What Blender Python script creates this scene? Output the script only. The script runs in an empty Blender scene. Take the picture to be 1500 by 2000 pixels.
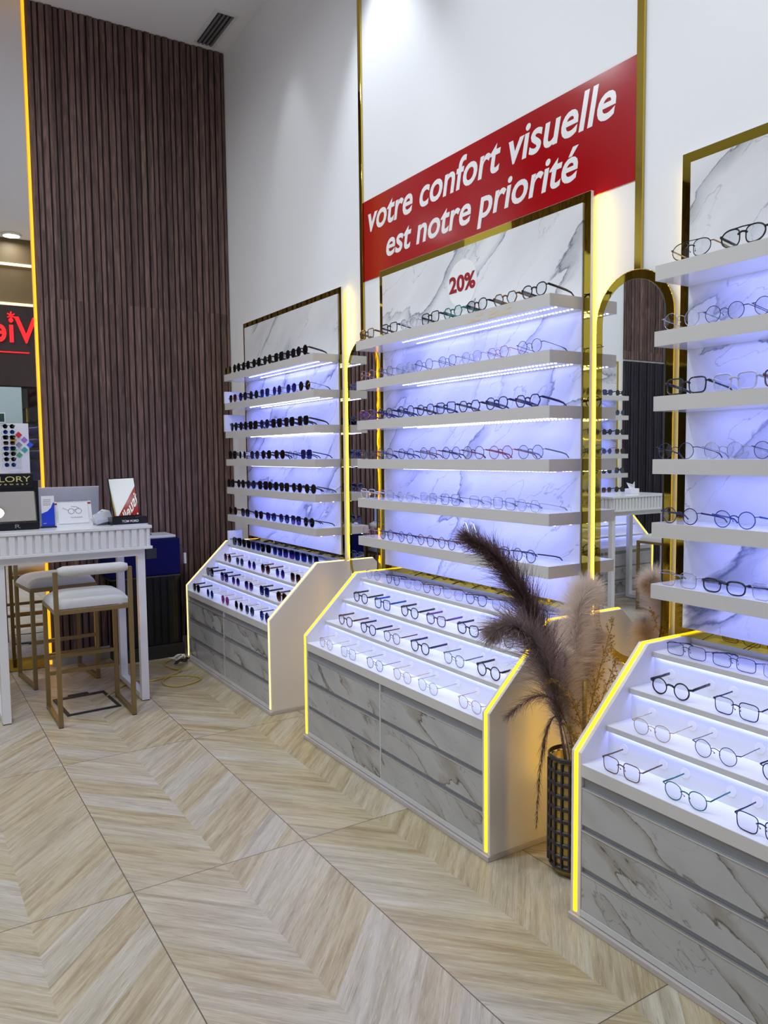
import bpy, math, random
from mathutils import Vector, Matrix
from mathutils.geometry import tessellate_polygon
R = math.radians
PI = math.pi
sc = bpy.context.scene
col = sc.collection
rnd = random.Random(7)

# ---------------------------------------------------------------- camera
F_PX = 1516.97
cd = bpy.data.cameras.new('camera'); cam = bpy.data.objects.new('camera', cd); col.objects.link(cam)
cd.sensor_fit = 'VERTICAL'; cd.sensor_height = 36.0; cd.lens = F_PX / 2000 * 36.0; cd.clip_start = 0.05
yaw, pit, rol = R(32.2585), R(-4.2769), R(-0.6157)
Fw = Vector((math.sin(yaw)*math.cos(pit), math.cos(yaw)*math.cos(pit), math.sin(pit)))
Rt = Vector((math.cos(yaw), -math.sin(yaw), 0)); Up = Rt.cross(Fw)
rr = Rt*math.cos(rol) + Up*math.sin(rol); uu = -Rt*math.sin(rol) + Up*math.cos(rol)
M = Matrix((rr, uu, -Fw)).transposed().to_4x4(); M.translation = Vector((-2.3953, 0, 1.5))
cam.matrix_world = M
sc.camera = cam

# ---------------------------------------------------------------- view, world
sc.view_settings.view_transform = 'Standard'; sc.view_settings.look = 'None'
sc.view_settings.exposure = 0.0; sc.view_settings.gamma = 1.0; sc.view_settings.use_curve_mapping = False
w = bpy.data.worlds.new('world'); sc.world = w; w.use_nodes = True
w.node_tree.nodes['Background'].inputs[0].default_value = (0.80, 0.86, 1.0, 1)
w.node_tree.nodes['Background'].inputs[1].default_value = 0.25
sc.cycles.max_bounces = 8; sc.cycles.diffuse_bounces = 4; sc.cycles.glossy_bounces = 5
sc.cycles.transparent_max_bounces = 24; sc.cycles.sample_clamp_indirect = 4.0
sc.cycles.caustics_reflective = False; sc.cycles.caustics_refractive = False

W = 1.512; YR, YC, YL = 0.212, 2.126, 4.063; YB = 5.945; H = 4.6; XWL = -0.075   # XWL: face of the display wall
UNITS = {'right': YR, 'middle': YC, 'left': YL}
XA, XB, XD = -0.610, -0.298, -0.111
Z1, Z2 = 0.555, 0.860
T = 0.042
STEPS = [(-0.610, 0.521), (-0.499, 0.624), (-0.392, 0.728), (-0.281, 0.833)]
SHELF_Z = [2.094, 1.885, 1.677, 1.473, 1.265, 1.061]

# ---------------------------------------------------------------- lights
def area(name, loc, rot, sx, sy, power, color, spread=180, shape='RECTANGLE'):
    l = bpy.data.lights.new(name, 'AREA'); l.shape = shape; l.size = sx
    if shape in ('RECTANGLE', 'ELLIPSE'): l.size_y = sy
    l.energy = power; l.color = color; l.spread = R(spread)
    o = bpy.data.objects.new(name, l); col.objects.link(o); o.location = loc; o.rotation_euler = rot
    return o
def spot(name, loc, target, power, color, angle, blend, rad=0.04):
    l = bpy.data.lights.new(name, 'SPOT'); l.energy = power; l.color = color
    l.spot_size = R(angle); l.spot_blend = blend; l.shadow_soft_size = rad
    o = bpy.data.objects.new(name, l); col.objects.link(o); o.location = loc
    d = Vector(target) - Vector(loc); o.rotation_euler = d.to_track_quat('-Z', 'Y').to_euler()
    return o
COOL = (0.88, 0.94, 1.0)
CEIL = [(-1.9, 0.8), (-2.4, 2.6), (-2.4, 4.4), (-4.3, 1.0), (-4.3, 3.0), (-4.3, 4.8), (-0.84, -0.22)]
for x, y in CEIL:
    area('downlight_lamp', (x, y, H-0.03), (0, 0, 0), 0.21, 0.21, (5 if y < 0 else 37 if y < 3 else 29) if x > -4 else 18, COOL, 165, 'DISK')
# broad unseen area lamp just inside the glass shopfront, facing in
area('shopfront_area_lamp', (-3.2, -0.38, 1.3), (R(90), 0, 0), 3.4, 2.0, 7, (0.95, 0.98, 1.0))
spot('wall_washer', (-0.46, 3.62, H-0.06), (-0.08, 3.60, 2.2), 75, COOL, 62, 0.7)
spot('wall_washer', (-0.46, 2.65, H-0.06), (-0.08, 2.65, 2.2), 24, COOL, 62, 0.9)
spot('wall_washer', (-0.42, 4.74, H-0.06), (-0.08, 4.72, 2.3), 14, COOL, 46, 0.7)
spot('wall_washer', (-0.46, 1.2, H-0.06), (-0.08, 1.2, 2.2), 18, COOL, 62, 0.9)
LILAC = (0.22, 0.27, 1.0)
YEL = (1.0, 0.62, 0.02)

# ---------------------------------------------------------------- materials
def nt(name):
    m = bpy.data.materials.new(name); m.use_nodes = True
    return m, m.node_tree, m.node_tree.nodes['Principled BSDF']
def pbr(name, c, rough=0.5, metal=0.0, spec=0.5, noise=0, nscale=20, coat=0, bump=0, bscale=200):
    m, t, b = nt(name)
    b.inputs['Base Color'].default_value = (*c, 1); b.inputs['Roughness'].default_value = rough
    b.inputs['Metallic'].default_value = metal; b.inputs['Specular IOR Level'].default_value = spec
    b.inputs['Coat Weight'].default_value = coat
    tc = t.nodes.new('ShaderNodeNewGeometry')
    if noise:
        n = t.nodes.new('ShaderNodeTexNoise'); n.inputs['Scale'].default_value = nscale; n.inputs['Detail'].default_value = 3
        t.links.new(tc.outputs['Position'], n.inputs['Vector'])
        mx = t.nodes.new('ShaderNodeMix'); mx.data_type = 'RGBA'
        mx.inputs['A'].default_value = (*[max(0, v*(1-noise)) for v in c], 1); mx.inputs['B'].default_value = (*[min(1, v*(1+noise)) for v in c], 1)
        t.links.new(n.outputs['Fac'], mx.inputs['Factor']); t.links.new(mx.outputs['Result'], b.inputs['Base Color'])
    if bump:
        n = t.nodes.new('ShaderNodeTexNoise'); n.inputs['Scale'].default_value = bscale
        t.links.new(tc.outputs['Position'], n.inputs['Vector'])
        bp = t.nodes.new('ShaderNodeBump'); bp.inputs['Strength'].default_value = bump; bp.inputs['Distance'].default_value = 0.002
        t.links.new(n.outputs['Fac'], bp.inputs['Height']); t.links.new(bp.outputs['Normal'], b.inputs['Normal'])
    return m
def emit(name, c, s, sampled=True):
    m, t, b = nt(name)
    b.inputs['Base Color'].default_value = (*[min(.8, v) for v in c], 1)
    b.inputs['Emission Color'].default_value = (*c, 1); b.inputs['Emission Strength'].default_value = s
    if not sampled: m.cycles.emission_sampling = 'NONE'
    return m
def glassy(name, tint, mixf=0.10, tint2=None):
    m = bpy.data.materials.new(name); m.use_nodes = True; t = m.node_tree; t.nodes.clear()
    out = t.nodes.new('ShaderNodeOutputMaterial'); mix = t.nodes.new('ShaderNodeMixShader')
    tr = t.nodes.new('ShaderNodeBsdfTransparent'); gl = t.nodes.new('ShaderNodeBsdfGlossy')
    tr.inputs[0].default_value = (*tint, 1); gl.inputs['Roughness'].default_value = 0.02
    if tint2:
        tc = t.nodes.new('ShaderNodeTexCoord'); sp = t.nodes.new('ShaderNodeSeparateXYZ')
        mr = t.nodes.new('ShaderNodeMapRange'); mr.inputs['From Min'].default_value = 0.005; mr.inputs['From Max'].default_value = 0.04
        mx = t.nodes.new('ShaderNodeMix'); mx.data_type = 'RGBA'
        mx.inputs['A'].default_value = (*tint2, 1); mx.inputs['B'].default_value = (*tint, 1)
        t.links.new(tc.outputs['Object'], sp.inputs[0]); t.links.new(sp.outputs['Z'], mr.inputs['Value'])
        t.links.new(mr.outputs[0], mx.inputs['Factor']); t.links.new(mx.outputs['Result'], tr.inputs[0])
    lw = t.nodes.new('ShaderNodeLayerWeight'); lw.inputs[0].default_value = 0.35
    mp = t.nodes.new('ShaderNodeMapRange'); mp.inputs['To Min'].default_value = mixf*0.5; mp.inputs['To Max'].default_value = min(.9, mixf*4)
    t.links.new(lw.outputs['Facing'], mp.inputs['Value']); t.links.new(mp.outputs[0], mix.inputs[0])
    t.links.new(tr.outputs[0], mix.inputs[1]); t.links.new(gl.outputs[0], mix.inputs[2]); t.links.new(mix.outputs[0], out.inputs[0])
    return m
def math_n(t, op, a, b=None, c=None):
    n = t.nodes.new('ShaderNodeMath'); n.operation = op
    for i, v in enumerate((a, b, c)):
        if v is None: continue
        if isinstance(v, (int, float)): n.inputs[i].default_value = v
        else: t.links.new(v, n.inputs[i])
    return n.outputs[0]
def ramp(t, fac, stops):
    r = t.nodes.new('ShaderNodeValToRGB'); e = r.color_ramp.elements
    while len(e) < len(stops): e.new(0.5)
    for k, (p, c) in enumerate(stops): e[k].position = p; e[k].color = (*c, 1)
    t.links.new(fac, r.inputs[0]); return r.outputs[0]
def mixc(t, fac, a, b, mode='MIX'):
    n = t.nodes.new('ShaderNodeMix'); n.data_type = 'RGBA'; n.blend_type = mode
    for k, v in (('Factor', fac), ('A', a), ('B', b)):
        if isinstance(v, (int, float)): n.inputs[k].default_value = v
        elif isinstance(v, tuple): n.inputs[k].default_value = (*v, 1)
        else: t.links.new(v, n.inputs[k])
    return n.outputs['Result']
def marble(name, base, vein, warm, scale=1.0, rough=0.18, strength=1.0, rand=True, ang=-35):
    m, t, b = nt(name)
    g = t.nodes.new('ShaderNodeNewGeometry'); oi = t.nodes.new('ShaderNodeObjectInfo')
    mp = t.nodes.new('ShaderNodeVectorMath'); mp.operation = 'MULTIPLY_ADD'
    cx = t.nodes.new('ShaderNodeCombineXYZ')
    for k in range(3): t.links.new(oi.outputs['Random'], cx.inputs[k])
    mp.inputs[1].default_value = (9, 7, 5) if rand else (0, 0, 0)
    t.links.new(cx.outputs[0], mp.inputs[0]); t.links.new(g.outputs['Position'], mp.inputs[2])
    # veins run diagonally: rotate, then squeeze across the vein direction
    sx = t.nodes.new('ShaderNodeSeparateXYZ'); t.links.new(mp.outputs[0], sx.inputs[0])
    ca, sa = math.cos(R(ang)), math.sin(R(ang))
    ua = math_n(t, 'ADD', math_n(t, 'MULTIPLY', sx.outputs['Y'], ca), math_n(t, 'MULTIPLY', sx.outputs['Z'], sa))
    va = math_n(t, 'SUBTRACT', math_n(t, 'MULTIPLY', sx.outputs['Z'], ca), math_n(t, 'MULTIPLY', sx.outputs['Y'], sa))
    rt = t.nodes.new('ShaderNodeCombineXYZ'); t.links.new(sx.outputs['X'], rt.inputs[0])
    t.links.new(math_n(t, 'MULTIPLY', ua, 0.62), rt.inputs[1]); t.links.new(math_n(t, 'MULTIPLY', va, 1.9), rt.inputs[2])
    nz = t.nodes.new('ShaderNodeTexNoise'); nz.inputs['Scale'].default_value = 1.9*scale; nz.inputs['Detail'].default_value = 7; nz.inputs['Roughness'].default_value = 0.58
    t.links.new(rt.outputs[0], nz.inputs['Vector'])
    dv = t.nodes.new('ShaderNodeVectorMath'); dv.operation = 'MULTIPLY_ADD'; dv.inputs[1].default_value = (0.5/scale,)*3
    t.links.new(nz.outputs['Color'], dv.inputs[0]); t.links.new(rt.outputs[0], dv.inputs[2])
    n2 = t.nodes.new('ShaderNodeTexNoise'); n2.inputs['Scale'].default_value = 1.25*scale; n2.inputs['Detail'].default_value = 1.5
    t.links.new(dv.outputs[0], n2.inputs['Vector'])
    r1 = math_n(t, 'SUBTRACT', n2.outputs['Fac'], 0.5)
    ra_ = math_n(t, 'ABSOLUTE', r1)
    v1 = math_n(t, 'SUBTRACT', 1.0, math_n(t, 'MINIMUM', math_n(t, 'DIVIDE', ra_, 0.0065), 1.0))
    # one-sided soft tone fading away from the vein
    soft = math_n(t, 'MULTIPLY', math_n(t, 'GREATER_THAN', r1, 0.0), math_n(t, 'SUBTRACT', 1.0, math_n(t, 'MINIMUM', math_n(t, 'DIVIDE', ra_, 0.055), 1.0)))
    n3 = t.nodes.new('ShaderNodeTexNoise'); n3.inputs['Scale'].default_value = 2.6*scale; n3.inputs['Detail'].default_value = 2
    t.links.new(dv.outputs[0], n3.inputs['Vector'])
    r2 = math_n(t, 'ABSOLUTE', math_n(t, 'SUBTRACT', n3.outputs['Fac'], 0.46))
    v2 = math_n(t, 'SUBTRACT', 1.0, math_n(t, 'MINIMUM', math_n(t, 'DIVIDE', r2, 0.006), 1.0))
    msk = t.nodes.new('ShaderNodeTexNoise'); msk.inputs['Scale'].default_value = 1.8*scale
    t.links.new(mp.outputs[0], msk.inputs['Vector'])
    mk = ramp(t, msk.outputs['Fac'], [(0.36, (0, 0, 0)), (0.52, (1, 1, 1))])
    mk2 = ramp(t, msk.outputs['Fac'], [(0.48, (1, 1, 1)), (0.62, (0.1, 0.1, 0.1))])
    c = mixc(t, math_n(t, 'MULTIPLY', math_n(t, 'MULTIPLY', soft, mk), 0.85*strength), base, warm)
    c = mixc(t, math_n(t, 'MULTIPLY', math_n(t, 'MULTIPLY', v1, mk), 0.9*strength), c, vein)
    c = mixc(t, math_n(t, 'MULTIPLY', math_n(t, 'MULTIPLY', v2, mk2), 0.5*strength), c, vein)
    cl = t.nodes.new('ShaderNodeTexNoise'); cl.inputs['Scale'].default_value = 2.5*scale; cl.inputs['Detail'].default_value = 4
    t.links.new(rt.outputs[0], cl.inputs['Vector'])
    c = mixc(t, 0.5, c, ramp(t, cl.outputs['Fac'], [(0.3, (0.72, 0.72, 0.73)), (0.62, (1, 1, 1))]), 'MULTIPLY')
    t.links.new(c, b.inputs['Base Color']); b.inputs['Roughness'].default_value = rough
    return m
def floor_mat():
    m, t, b = nt('chevron_floor_tile')
    g = t.nodes.new('ShaderNodeNewGeometry'); sp = t.nodes.new('ShaderNodeSeparateXYZ'); t.links.new(g.outputs['Position'], sp.inputs[0])
    X, Y = sp.outputs['X'], sp.outputs['Y']
    tx = math_n(t, 'DIVIDE', math_n(t, 'ADD', X, 1.763), 0.657); ty = math_n(t, 'DIVIDE', math_n(t, 'SUBTRACT', Y, 1.343), 1.3075)
    ix = math_n(t, 'FLOOR', tx); iy = math_n(t, 'FLOOR', ty)
    fx = math_n(t, 'SUBTRACT', tx, ix); fy = math_n(t, 'SUBTRACT', ty, iy)
    dx = math_n(t, 'MULTIPLY', math_n(t, 'SUBTRACT', fx, 0.5), 0.657)
    ax = math_n(t, 'ABSOLUTE', dx); side = math_n(t, 'SIGN', dx)
    # plank coordinate: apex of the V points towards the camera
    q = math_n(t, 'SUBTRACT', Y, math_n(t, 'MULTIPLY', ax, 1.06))
    pl = math_n(t, 'DIVIDE', q, 0.1634); ip = math_n(t, 'FLOOR', pl)
    idv = t.nodes.new('ShaderNodeCombineXYZ')
    t.links.new(math_n(t, 'ADD', math_n(t, 'MULTIPLY', ix, 3.1), side), idv.inputs[0]); t.links.new(ip, idv.inputs[1]); t.links.new(iy, idv.inputs[2])
    wn = t.nodes.new('ShaderNodeTexWhiteNoise'); wn.noise_dimensions = '3D'; t.links.new(idv.outputs[0], wn.inputs['Vector'])
    al = math_n(t, 'MULTIPLY', math_n(t, 'ADD', ax, math_n(t, 'MULTIPLY', Y, 1.06)), 0.686)   # along the plank
    ac = math_n(t, 'MULTIPLY', q, 0.686)
    gv = t.nodes.new('ShaderNodeCombineXYZ')
    t.links.new(math_n(t, 'MULTIPLY', al, 2.2), gv.inputs[0]); t.links.new(math_n(t, 'MULTIPLY', ac, 30.0), gv.inputs[1])
    t.links.new(math_n(t, 'MULTIPLY', wn.outputs['Value'], 40.0), gv.inputs[2])
    n = t.nodes.new('ShaderNodeTexNoise'); n.inputs['Scale'].default_value = 1.0; n.inputs['Detail'].default_value = 6; n.inputs['Roughness'].default_value = 0.62; n.inputs['Distortion'].default_value = 0.6
    t.links.new(gv.outputs[0], n.inputs['Vector'])
    gv2 = t.nodes.new('ShaderNodeCombineXYZ')
    t.links.new(math_n(t, 'MULTIPLY', al, 9.0), gv2.inputs[0]); t.links.new(math_n(t, 'MULTIPLY', ac, 260.0), gv2.inputs[1])
    n2 = t.nodes.new('ShaderNodeTexNoise'); n2.inputs['Scale'].default_value = 1.0; n2.inputs['Detail'].default_value = 3; n2.inputs['Distortion'].default_value = 1.5
    t.links.new(gv2.outputs[0], n2.inputs['Vector'])
    c = ramp(t, n.outputs['Fac'], [(0.25, (0.27, 0.205, 0.115)), (0.42, (0.38, 0.31, 0.19)), (0.56, (0.47, 0.405, 0.265)), (0.75, (0.56, 0.50, 0.37))])
    grey = ramp(t, n.outputs['Fac'], [(0.25, (0.31, 0.27, 0.20)), (0.5, (0.44, 0.40, 0.31)), (0.75, (0.56, 0.53, 0.45))])
    c = mixc(t, ramp(t, wn.outputs['Value'], [(0.3, (0, 0, 0)), (0.9, (1, 1, 1))]), c, grey)
    n4 = t.nodes.new('ShaderNodeTexNoise'); n4.inputs['Scale'].default_value = 1.3; t.links.new(g.outputs['Position'], n4.inputs['Vector'])
    c = mixc(t, math_n(t, 'MULTIPLY', ramp(t, n2.outputs['Fac'], [(0.58, (0, 0, 0)), (0.70, (1, 1, 1))]), 0.55), c, (0.68, 0.62, 0.48))
    c = mixc(t, math_n(t, 'MULTIPLY', ramp(t, n2.outputs['Fac'], [(0.30, (1, 1, 1)), (0.42, (0, 0, 0))]), 0.45), c, (0.17, 0.125, 0.07))
    wv = ramp(t, wn.outputs['Value'], [(0.0, (0.92, 0.905, 0.88)), (1.0, (1, 1, 1))])
    c = mixc(t, 1.0, c, wv, 'MULTIPLY')
    ex = math_n(t, 'MULTIPLY', math_n(t, 'MINIMUM', fx, math_n(t, 'SUBTRACT', 1.0, fx)), 0.657)
    ey = math_n(t, 'MULTIPLY', math_n(t, 'MINIMUM', fy, math_n(t, 'SUBTRACT', 1.0, fy)), 1.3075)
    e = math_n(t, 'LESS_THAN', math_n(t, 'MINIMUM', ex, ey), 0.0017)
    c = mixc(t, e, c, (0.10, 0.08, 0.06))
    t.links.new(c, b.inputs['Base Color'])
    b.inputs['Roughness'].default_value = 0.42; b.inputs['Specular IOR Level'].default_value = 0.35
    bp = t.nodes.new('ShaderNodeBump'); bp.inputs['Strength'].default_value = 0.12; bp.inputs['Distance'].default_value = 0.002
    t.links.new(n2.outputs['Fac'], bp.inputs['Height']); t.links.new(bp.outputs['Normal'], b.inputs['Normal'])
    return m
def walnut(name, dark, mid, light, period=0.0335):
    m, t, b = nt(name)
    g = t.nodes.new('ShaderNodeNewGeometry'); sp = t.nodes.new('ShaderNodeSeparateXYZ'); t.links.new(g.outputs['Position'], sp.inputs[0])
    ix = math_n(t, 'FLOOR', math_n(t, 'DIVIDE', sp.outputs['X'], period))
    iz = math_n(t, 'FLOOR', math_n(t, 'ADD', math_n(t, 'DIVIDE', sp.outputs['Z'], 2.9), 0.1))
    cv = t.nodes.new('ShaderNodeCombineXYZ'); t.links.new(ix, cv.inputs[0]); t.links.new(iz, cv.inputs[1])
    wn = t.nodes.new('ShaderNodeTexWhiteNoise'); t.links.new(cv.outputs[0], wn.inputs['Vector'])
    gv = t.nodes.new('ShaderNodeCombineXYZ')
    t.links.new(math_n(t, 'MULTIPLY', sp.outputs['X'], 60.0), gv.inputs[0])
    t.links.new(math_n(t, 'MULTIPLY', sp.outputs['Z'], 5.0), gv.inputs[2]); t.links.new(math_n(t, 'MULTIPLY', wn.outputs['Value'], 30.0), gv.inputs[1])
    n = t.nodes.new('ShaderNodeTexNoise'); n.inputs['Scale'].default_value = 1; n.inputs['Detail'].default_value = 4; n.inputs['Distortion'].default_value = 0.8
    t.links.new(gv.outputs[0], n.inputs['Vector'])
    c = ramp(t, n.outputs['Fac'], [(0.28, dark), (0.52, mid), (0.75, light)])
    c = mixc(t, 1.0, c, ramp(t, wn.outputs['Value'], [(0, (0.62, 0.60, 0.60)), (1, (1.25, 1.2, 1.15))]), 'MULTIPLY')
    t.links.new(c, b.inputs['Base Color']); b.inputs['Roughness'].default_value = 0.5
    b.inputs['Specular IOR Level'].default_value = 0.3
    return m

MT = {}
MT['wall'] = pbr('white_wall_paint', (0.86, 0.88, 0.91), 0.45, spec=0.35, bump=0.05, bscale=120)
MT['ceiling'] = pbr('white_ceiling_paint', (0.86, 0.86, 0.87), 0.8, bump=0.03)
MT['floor'] = floor_mat()
MT['walnut'] = walnut('walnut_slats', (0.07, 0.042, 0.039), (0.14, 0.090, 0.081), (0.23, 0.155, 0.135))
MT['darkslat'] = walnut('dark_slats', (0.012, 0.010, 0.018), (0.022, 0.020, 0.032), (0.04, 0.036, 0.05))
MT['slatgap'] = pbr('slat_gap', (0.035, 0.020, 0.019), 0.8, noise=0.2)
MT['white'] = pbr('white_lacquer', (0.78, 0.79, 0.81), 0.22, noise=0.03, nscale=3)
MT['tread'] = pbr('glossy_white_acrylic', (0.84, 0.85, 0.88), 0.10, noise=0.02, nscale=3)
MT['socket'] = pbr('lit_hole_disc', (0.93, 0.93, 0.95), 0.35, noise=0.02)  # flush disc in place of a lit riser hole, its brightness put into colour
MT['edge'] = pbr('pale_grey_edging', (0.60, 0.61, 0.62), 0.35, noise=0.05, nscale=6)
MT['shelfface'] = pbr('pale_warm_grey_laminate', (0.62, 0.61, 0.60), 0.35, noise=0.04, nscale=8)
MT['side'] = pbr('white_side_laminate', (0.74, 0.72, 0.70), 0.25, noise=0.05, nscale=4)
MT['alu'] = pbr('brushed_aluminium', (0.72, 0.73, 0.75), 0.28, metal=0.8, noise=0.05)
MT['recess'] = pbr('grey_recess', (0.30, 0.31, 0.33), 0.4, noise=0.06)
MT['plinth'] = pbr('taupe_plinth', (0.50, 0.46, 0.45), 0.35, noise=0.06, nscale=12)
MT['gold'] = pbr('polished_gold', (0.62, 0.45, 0.08), 0.07, metal=1.0, noise=0.04, nscale=2)
MT['goldframe'] = pbr('gold_mirror_sheet', (0.52, 0.39, 0.05), 0.03, metal=1.0, bump=0.15, bscale=9)
MT['brass'] = pbr('satin_bronze_metal', (0.235, 0.165, 0.065), 0.42, metal=0.55, noise=0.06)
MT['mirror'] = pbr('silver_mirror', (0.90, 0.92, 0.92), 0.0, metal=1.0)
MT['mirrorbuild'] = pbr('mirror_edge', (0.10, 0.10, 0.10), 0.3, noise=0.1)
MT['yellow'] = emit('yellow_led', (1.0, 0.60, 0.004), 3.2)
MT['palelow'] = emit('pale_yellow_led', (1.0, 0.70, 0.20), 2.2)
MT['amber'] = emit('amber_led', (1.0, 0.42, 0.01), 1.25)
MT['led'] = emit('white_led', (0.85, 0.88, 1.0), 9.0, False)
MT['marble'] = marble('panel_marble', (0.80, 0.81, 0.84), (0.15, 0.17, 0.24), (0.38, 0.40, 0.45), 1.15)
MT['marbledraw'] = marble('drawer_marble', (0.46, 0.465, 0.47), (0.075, 0.065, 0.06), (0.29, 0.26, 0.22), 2.0, rough=0.16, ang=25)
MT['black'] = pbr('black_gloss_plastic', (0.008, 0.008, 0.012), 0.25, spec=0.3, noise=0.2)
MT['matblack'] = pbr('matt_black', (0.015, 0.015, 0.017), 0.55, noise=0.2)
MT['bluebox'] = pbr('dark_blue_casing', (0.001, 0.002, 0.055), 0.6, spec=0.12, noise=0.1)
MT['fabric'] = pbr('pale_boucle_fabric', (0.60, 0.60, 0.58), 0.95, noise=0.16, nscale=260, bump=0.8, bscale=420)
MT['red'] = pbr('red_gloss_vinyl', (0.37, 0.001, 0.004), 0.14, noise=0.05, nscale=2, bump=0.06, bscale=14)
MT['textwhite'] = pbr('white_vinyl', (0.86, 0.87, 0.88), 0.25, noise=0.02)
MT['textred'] = pbr('dark_red_vinyl', (0.30, 0.004, 0.012), 0.3, noise=0.04)
MT['textgold'] = pbr('pale_gold_ink', (0.62, 0.58, 0.22), 0.35, noise=0.04)
MT['ink'] = pbr('black_ink', (0.02, 0.02, 0.03), 0.5, noise=0.1)
MT['paper'] = pbr('white_paper', (0.80, 0.81, 0.84), 0.6, noise=0.03)
MT['bluepaper'] = pbr('royal_blue_print', (0.01, 0.05, 0.62), 0.35, noise=0.04)
MT['silver'] = pbr('silver_laptop_shell', (0.58, 0.60, 0.68), 0.4, metal=0.3, noise=0.03)
MT['redneon'] = emit('red_lit_letters', (1.0, 0.012, 0.015), 1.3)
MT['warmstrip'] = emit('warm_white_strip', (1.0, 0.82, 0.45), 1.3, False)
MT['fascia'] = pbr('dark_fascia', (0.035, 0.022, 0.022), 0.35, noise=0.2)
MT['tan'] = pbr('tan_soffit', (0.17, 0.11, 0.045), 0.6, noise=0.12, nscale=5)
MT['vent'] = pbr('vent_grey', (0.16, 0.16, 0.17), 0.5, noise=0.1)
MT['vase'] = pbr('dark_bronze_ceramic', (0.032, 0.026, 0.028), 0.35, noise=0.25, bump=0.2, bscale=90)
MT['vasegold'] = pbr('gold_glazed_panel', (0.48, 0.33, 0.07), 0.3, metal=0.4, noise=0.15)
MT['plumebrown'] = pbr('brown_plume', (0.17, 0.105, 0.09), 0.8, noise=0.4, nscale=60)
MT['plumetaupe'] = pbr('taupe_plume', (0.33, 0.25, 0.22), 0.85, noise=0.4, nscale=60)
MT['plumebeige'] = pbr('beige_plume', (0.85, 0.76, 0.67), 0.9, noise=0.15, nscale=50)
MT['goldleaf'] = pbr('gold_painted_twig', (0.36, 0.23, 0.04), 0.45, metal=0.25, noise=0.2, nscale=60)
for k_ in ('plumebrown', 'plumebeige', 'plumetaupe'):
    t_ = MT[k_].node_tree; b_ = t_.nodes['Principled BSDF']; o_ = t_.nodes['Material Output']
    tl = t_.nodes.new('ShaderNodeBsdfTranslucent'); ms_ = t_.nodes.new('ShaderNodeMixShader'); ms_.inputs[0].default_value = 0.45
    t_.links.new(b_.inputs['Base Color'].links[0].from_socket, tl.inputs[0])
    t_.links.new(b_.outputs[0], ms_.inputs[1]); t_.links.new(tl.outputs[0], ms_.inputs[2]); t_.links.new(ms_.outputs[0], o_.inputs[0])
MT['cable'] = pbr('yellow_cable_sheath', (0.50, 0.36, 0.08), 0.4, noise=0.08)
MT['skirt'] = pbr('grey_skirting', (0.40, 0.38, 0.36), 0.35, noise=0.2, nscale=12)
MT['whitecable'] = pbr('white_cable', (0.7, 0.7, 0.72), 0.4, noise=0.04)
MT['chrome'] = pbr('chrome', (0.85, 0.85, 0.86), 0.06, metal=1.0, noise=0.02)
MT['taupe'] = pbr('taupe_bin_lid', (0.30, 0.26, 0.24), 0.5, noise=0.08)
MT['glass'] = glassy('clear_acrylic', (0.93, 0.95, 0.97), 0.06)
MT['clearlens'] = glassy('clear_demo_lens', (0.95, 0.96, 0.98), 0.05)
LENS = {'clear': MT['clearlens'],
        'dark': glassy('dark_grey_lens', (0.015, 0.018, 0.035), 0.07), 'blue': glassy('blue_lens', (0.03, 0.07, 0.32), 0.10, (0.10, 0.25, 0.60)),
        'brown': glassy('brown_gradient_lens', (0.07, 0.03, 0.03), 0.07, (0.50, 0.32, 0.26)), 'green': glassy('green_lens', (0.012, 0.06, 0.055), 0.10),
        'violet': glassy('violet_gradient_lens', (0.06, 0.03, 0.28), 0.09, (0.45, 0.30, 0.75)), 'grey': glassy('grey_gradient_lens', (0.10, 0.12, 0.19), 0.09, (0.35, 0.40, 0.52)),
        'pink': glassy('pink_lens', (0.45, 0.20, 0.34), 0.08)}
FR = {'black': pbr('black_acetate', (0.008, 0.008, 0.014), 0.15, noise=0.1), 'navy': pbr('navy_acetate', (0.010, 0.012, 0.075), 0.18, noise=0.1),
      'tortoise': pbr('tortoise_acetate', (0.12, 0.055, 0.03), 0.15, noise=0.85, nscale=90), 'clear': pbr('crystal_acetate', (0.50, 0.50, 0.60), 0.12, noise=0.1),
      'teal': pbr('teal_acetate', (0.01, 0.16, 0.14), 0.15, noise=0.1), 'silver': pbr('silver_wire', (0.42, 0.42, 0.50), 0.25, metal=0.7, noise=0.05),
      'gold': pbr('gold_wire', (0.55, 0.38, 0.16), 0.25, metal=0.7, noise=0.05), 'pink': pbr('pink_frame', (0.50, 0.22, 0.30), 0.25, noise=0.05),
      'purple': pbr('purple_acetate', (0.13, 0.04, 0.22), 0.18, noise=0.1), 'burgundy': pbr('burgundy_acetate', (0.10, 0.008, 0.03), 0.18, noise=0.1),
      'red': pbr('red_acetate', (0.28, 0.015, 0.02), 0.2, noise=0.1), 'blue': pbr('blue_acetate', (0.01, 0.06, 0.30), 0.2, noise=0.1),
      'white': pbr('white_frame', (0.72, 0.72, 0.78), 0.25, noise=0.03), 'grey': pbr('grey_blue_acetate', (0.10, 0.16, 0.22), 0.2, noise=0.1)}

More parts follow.
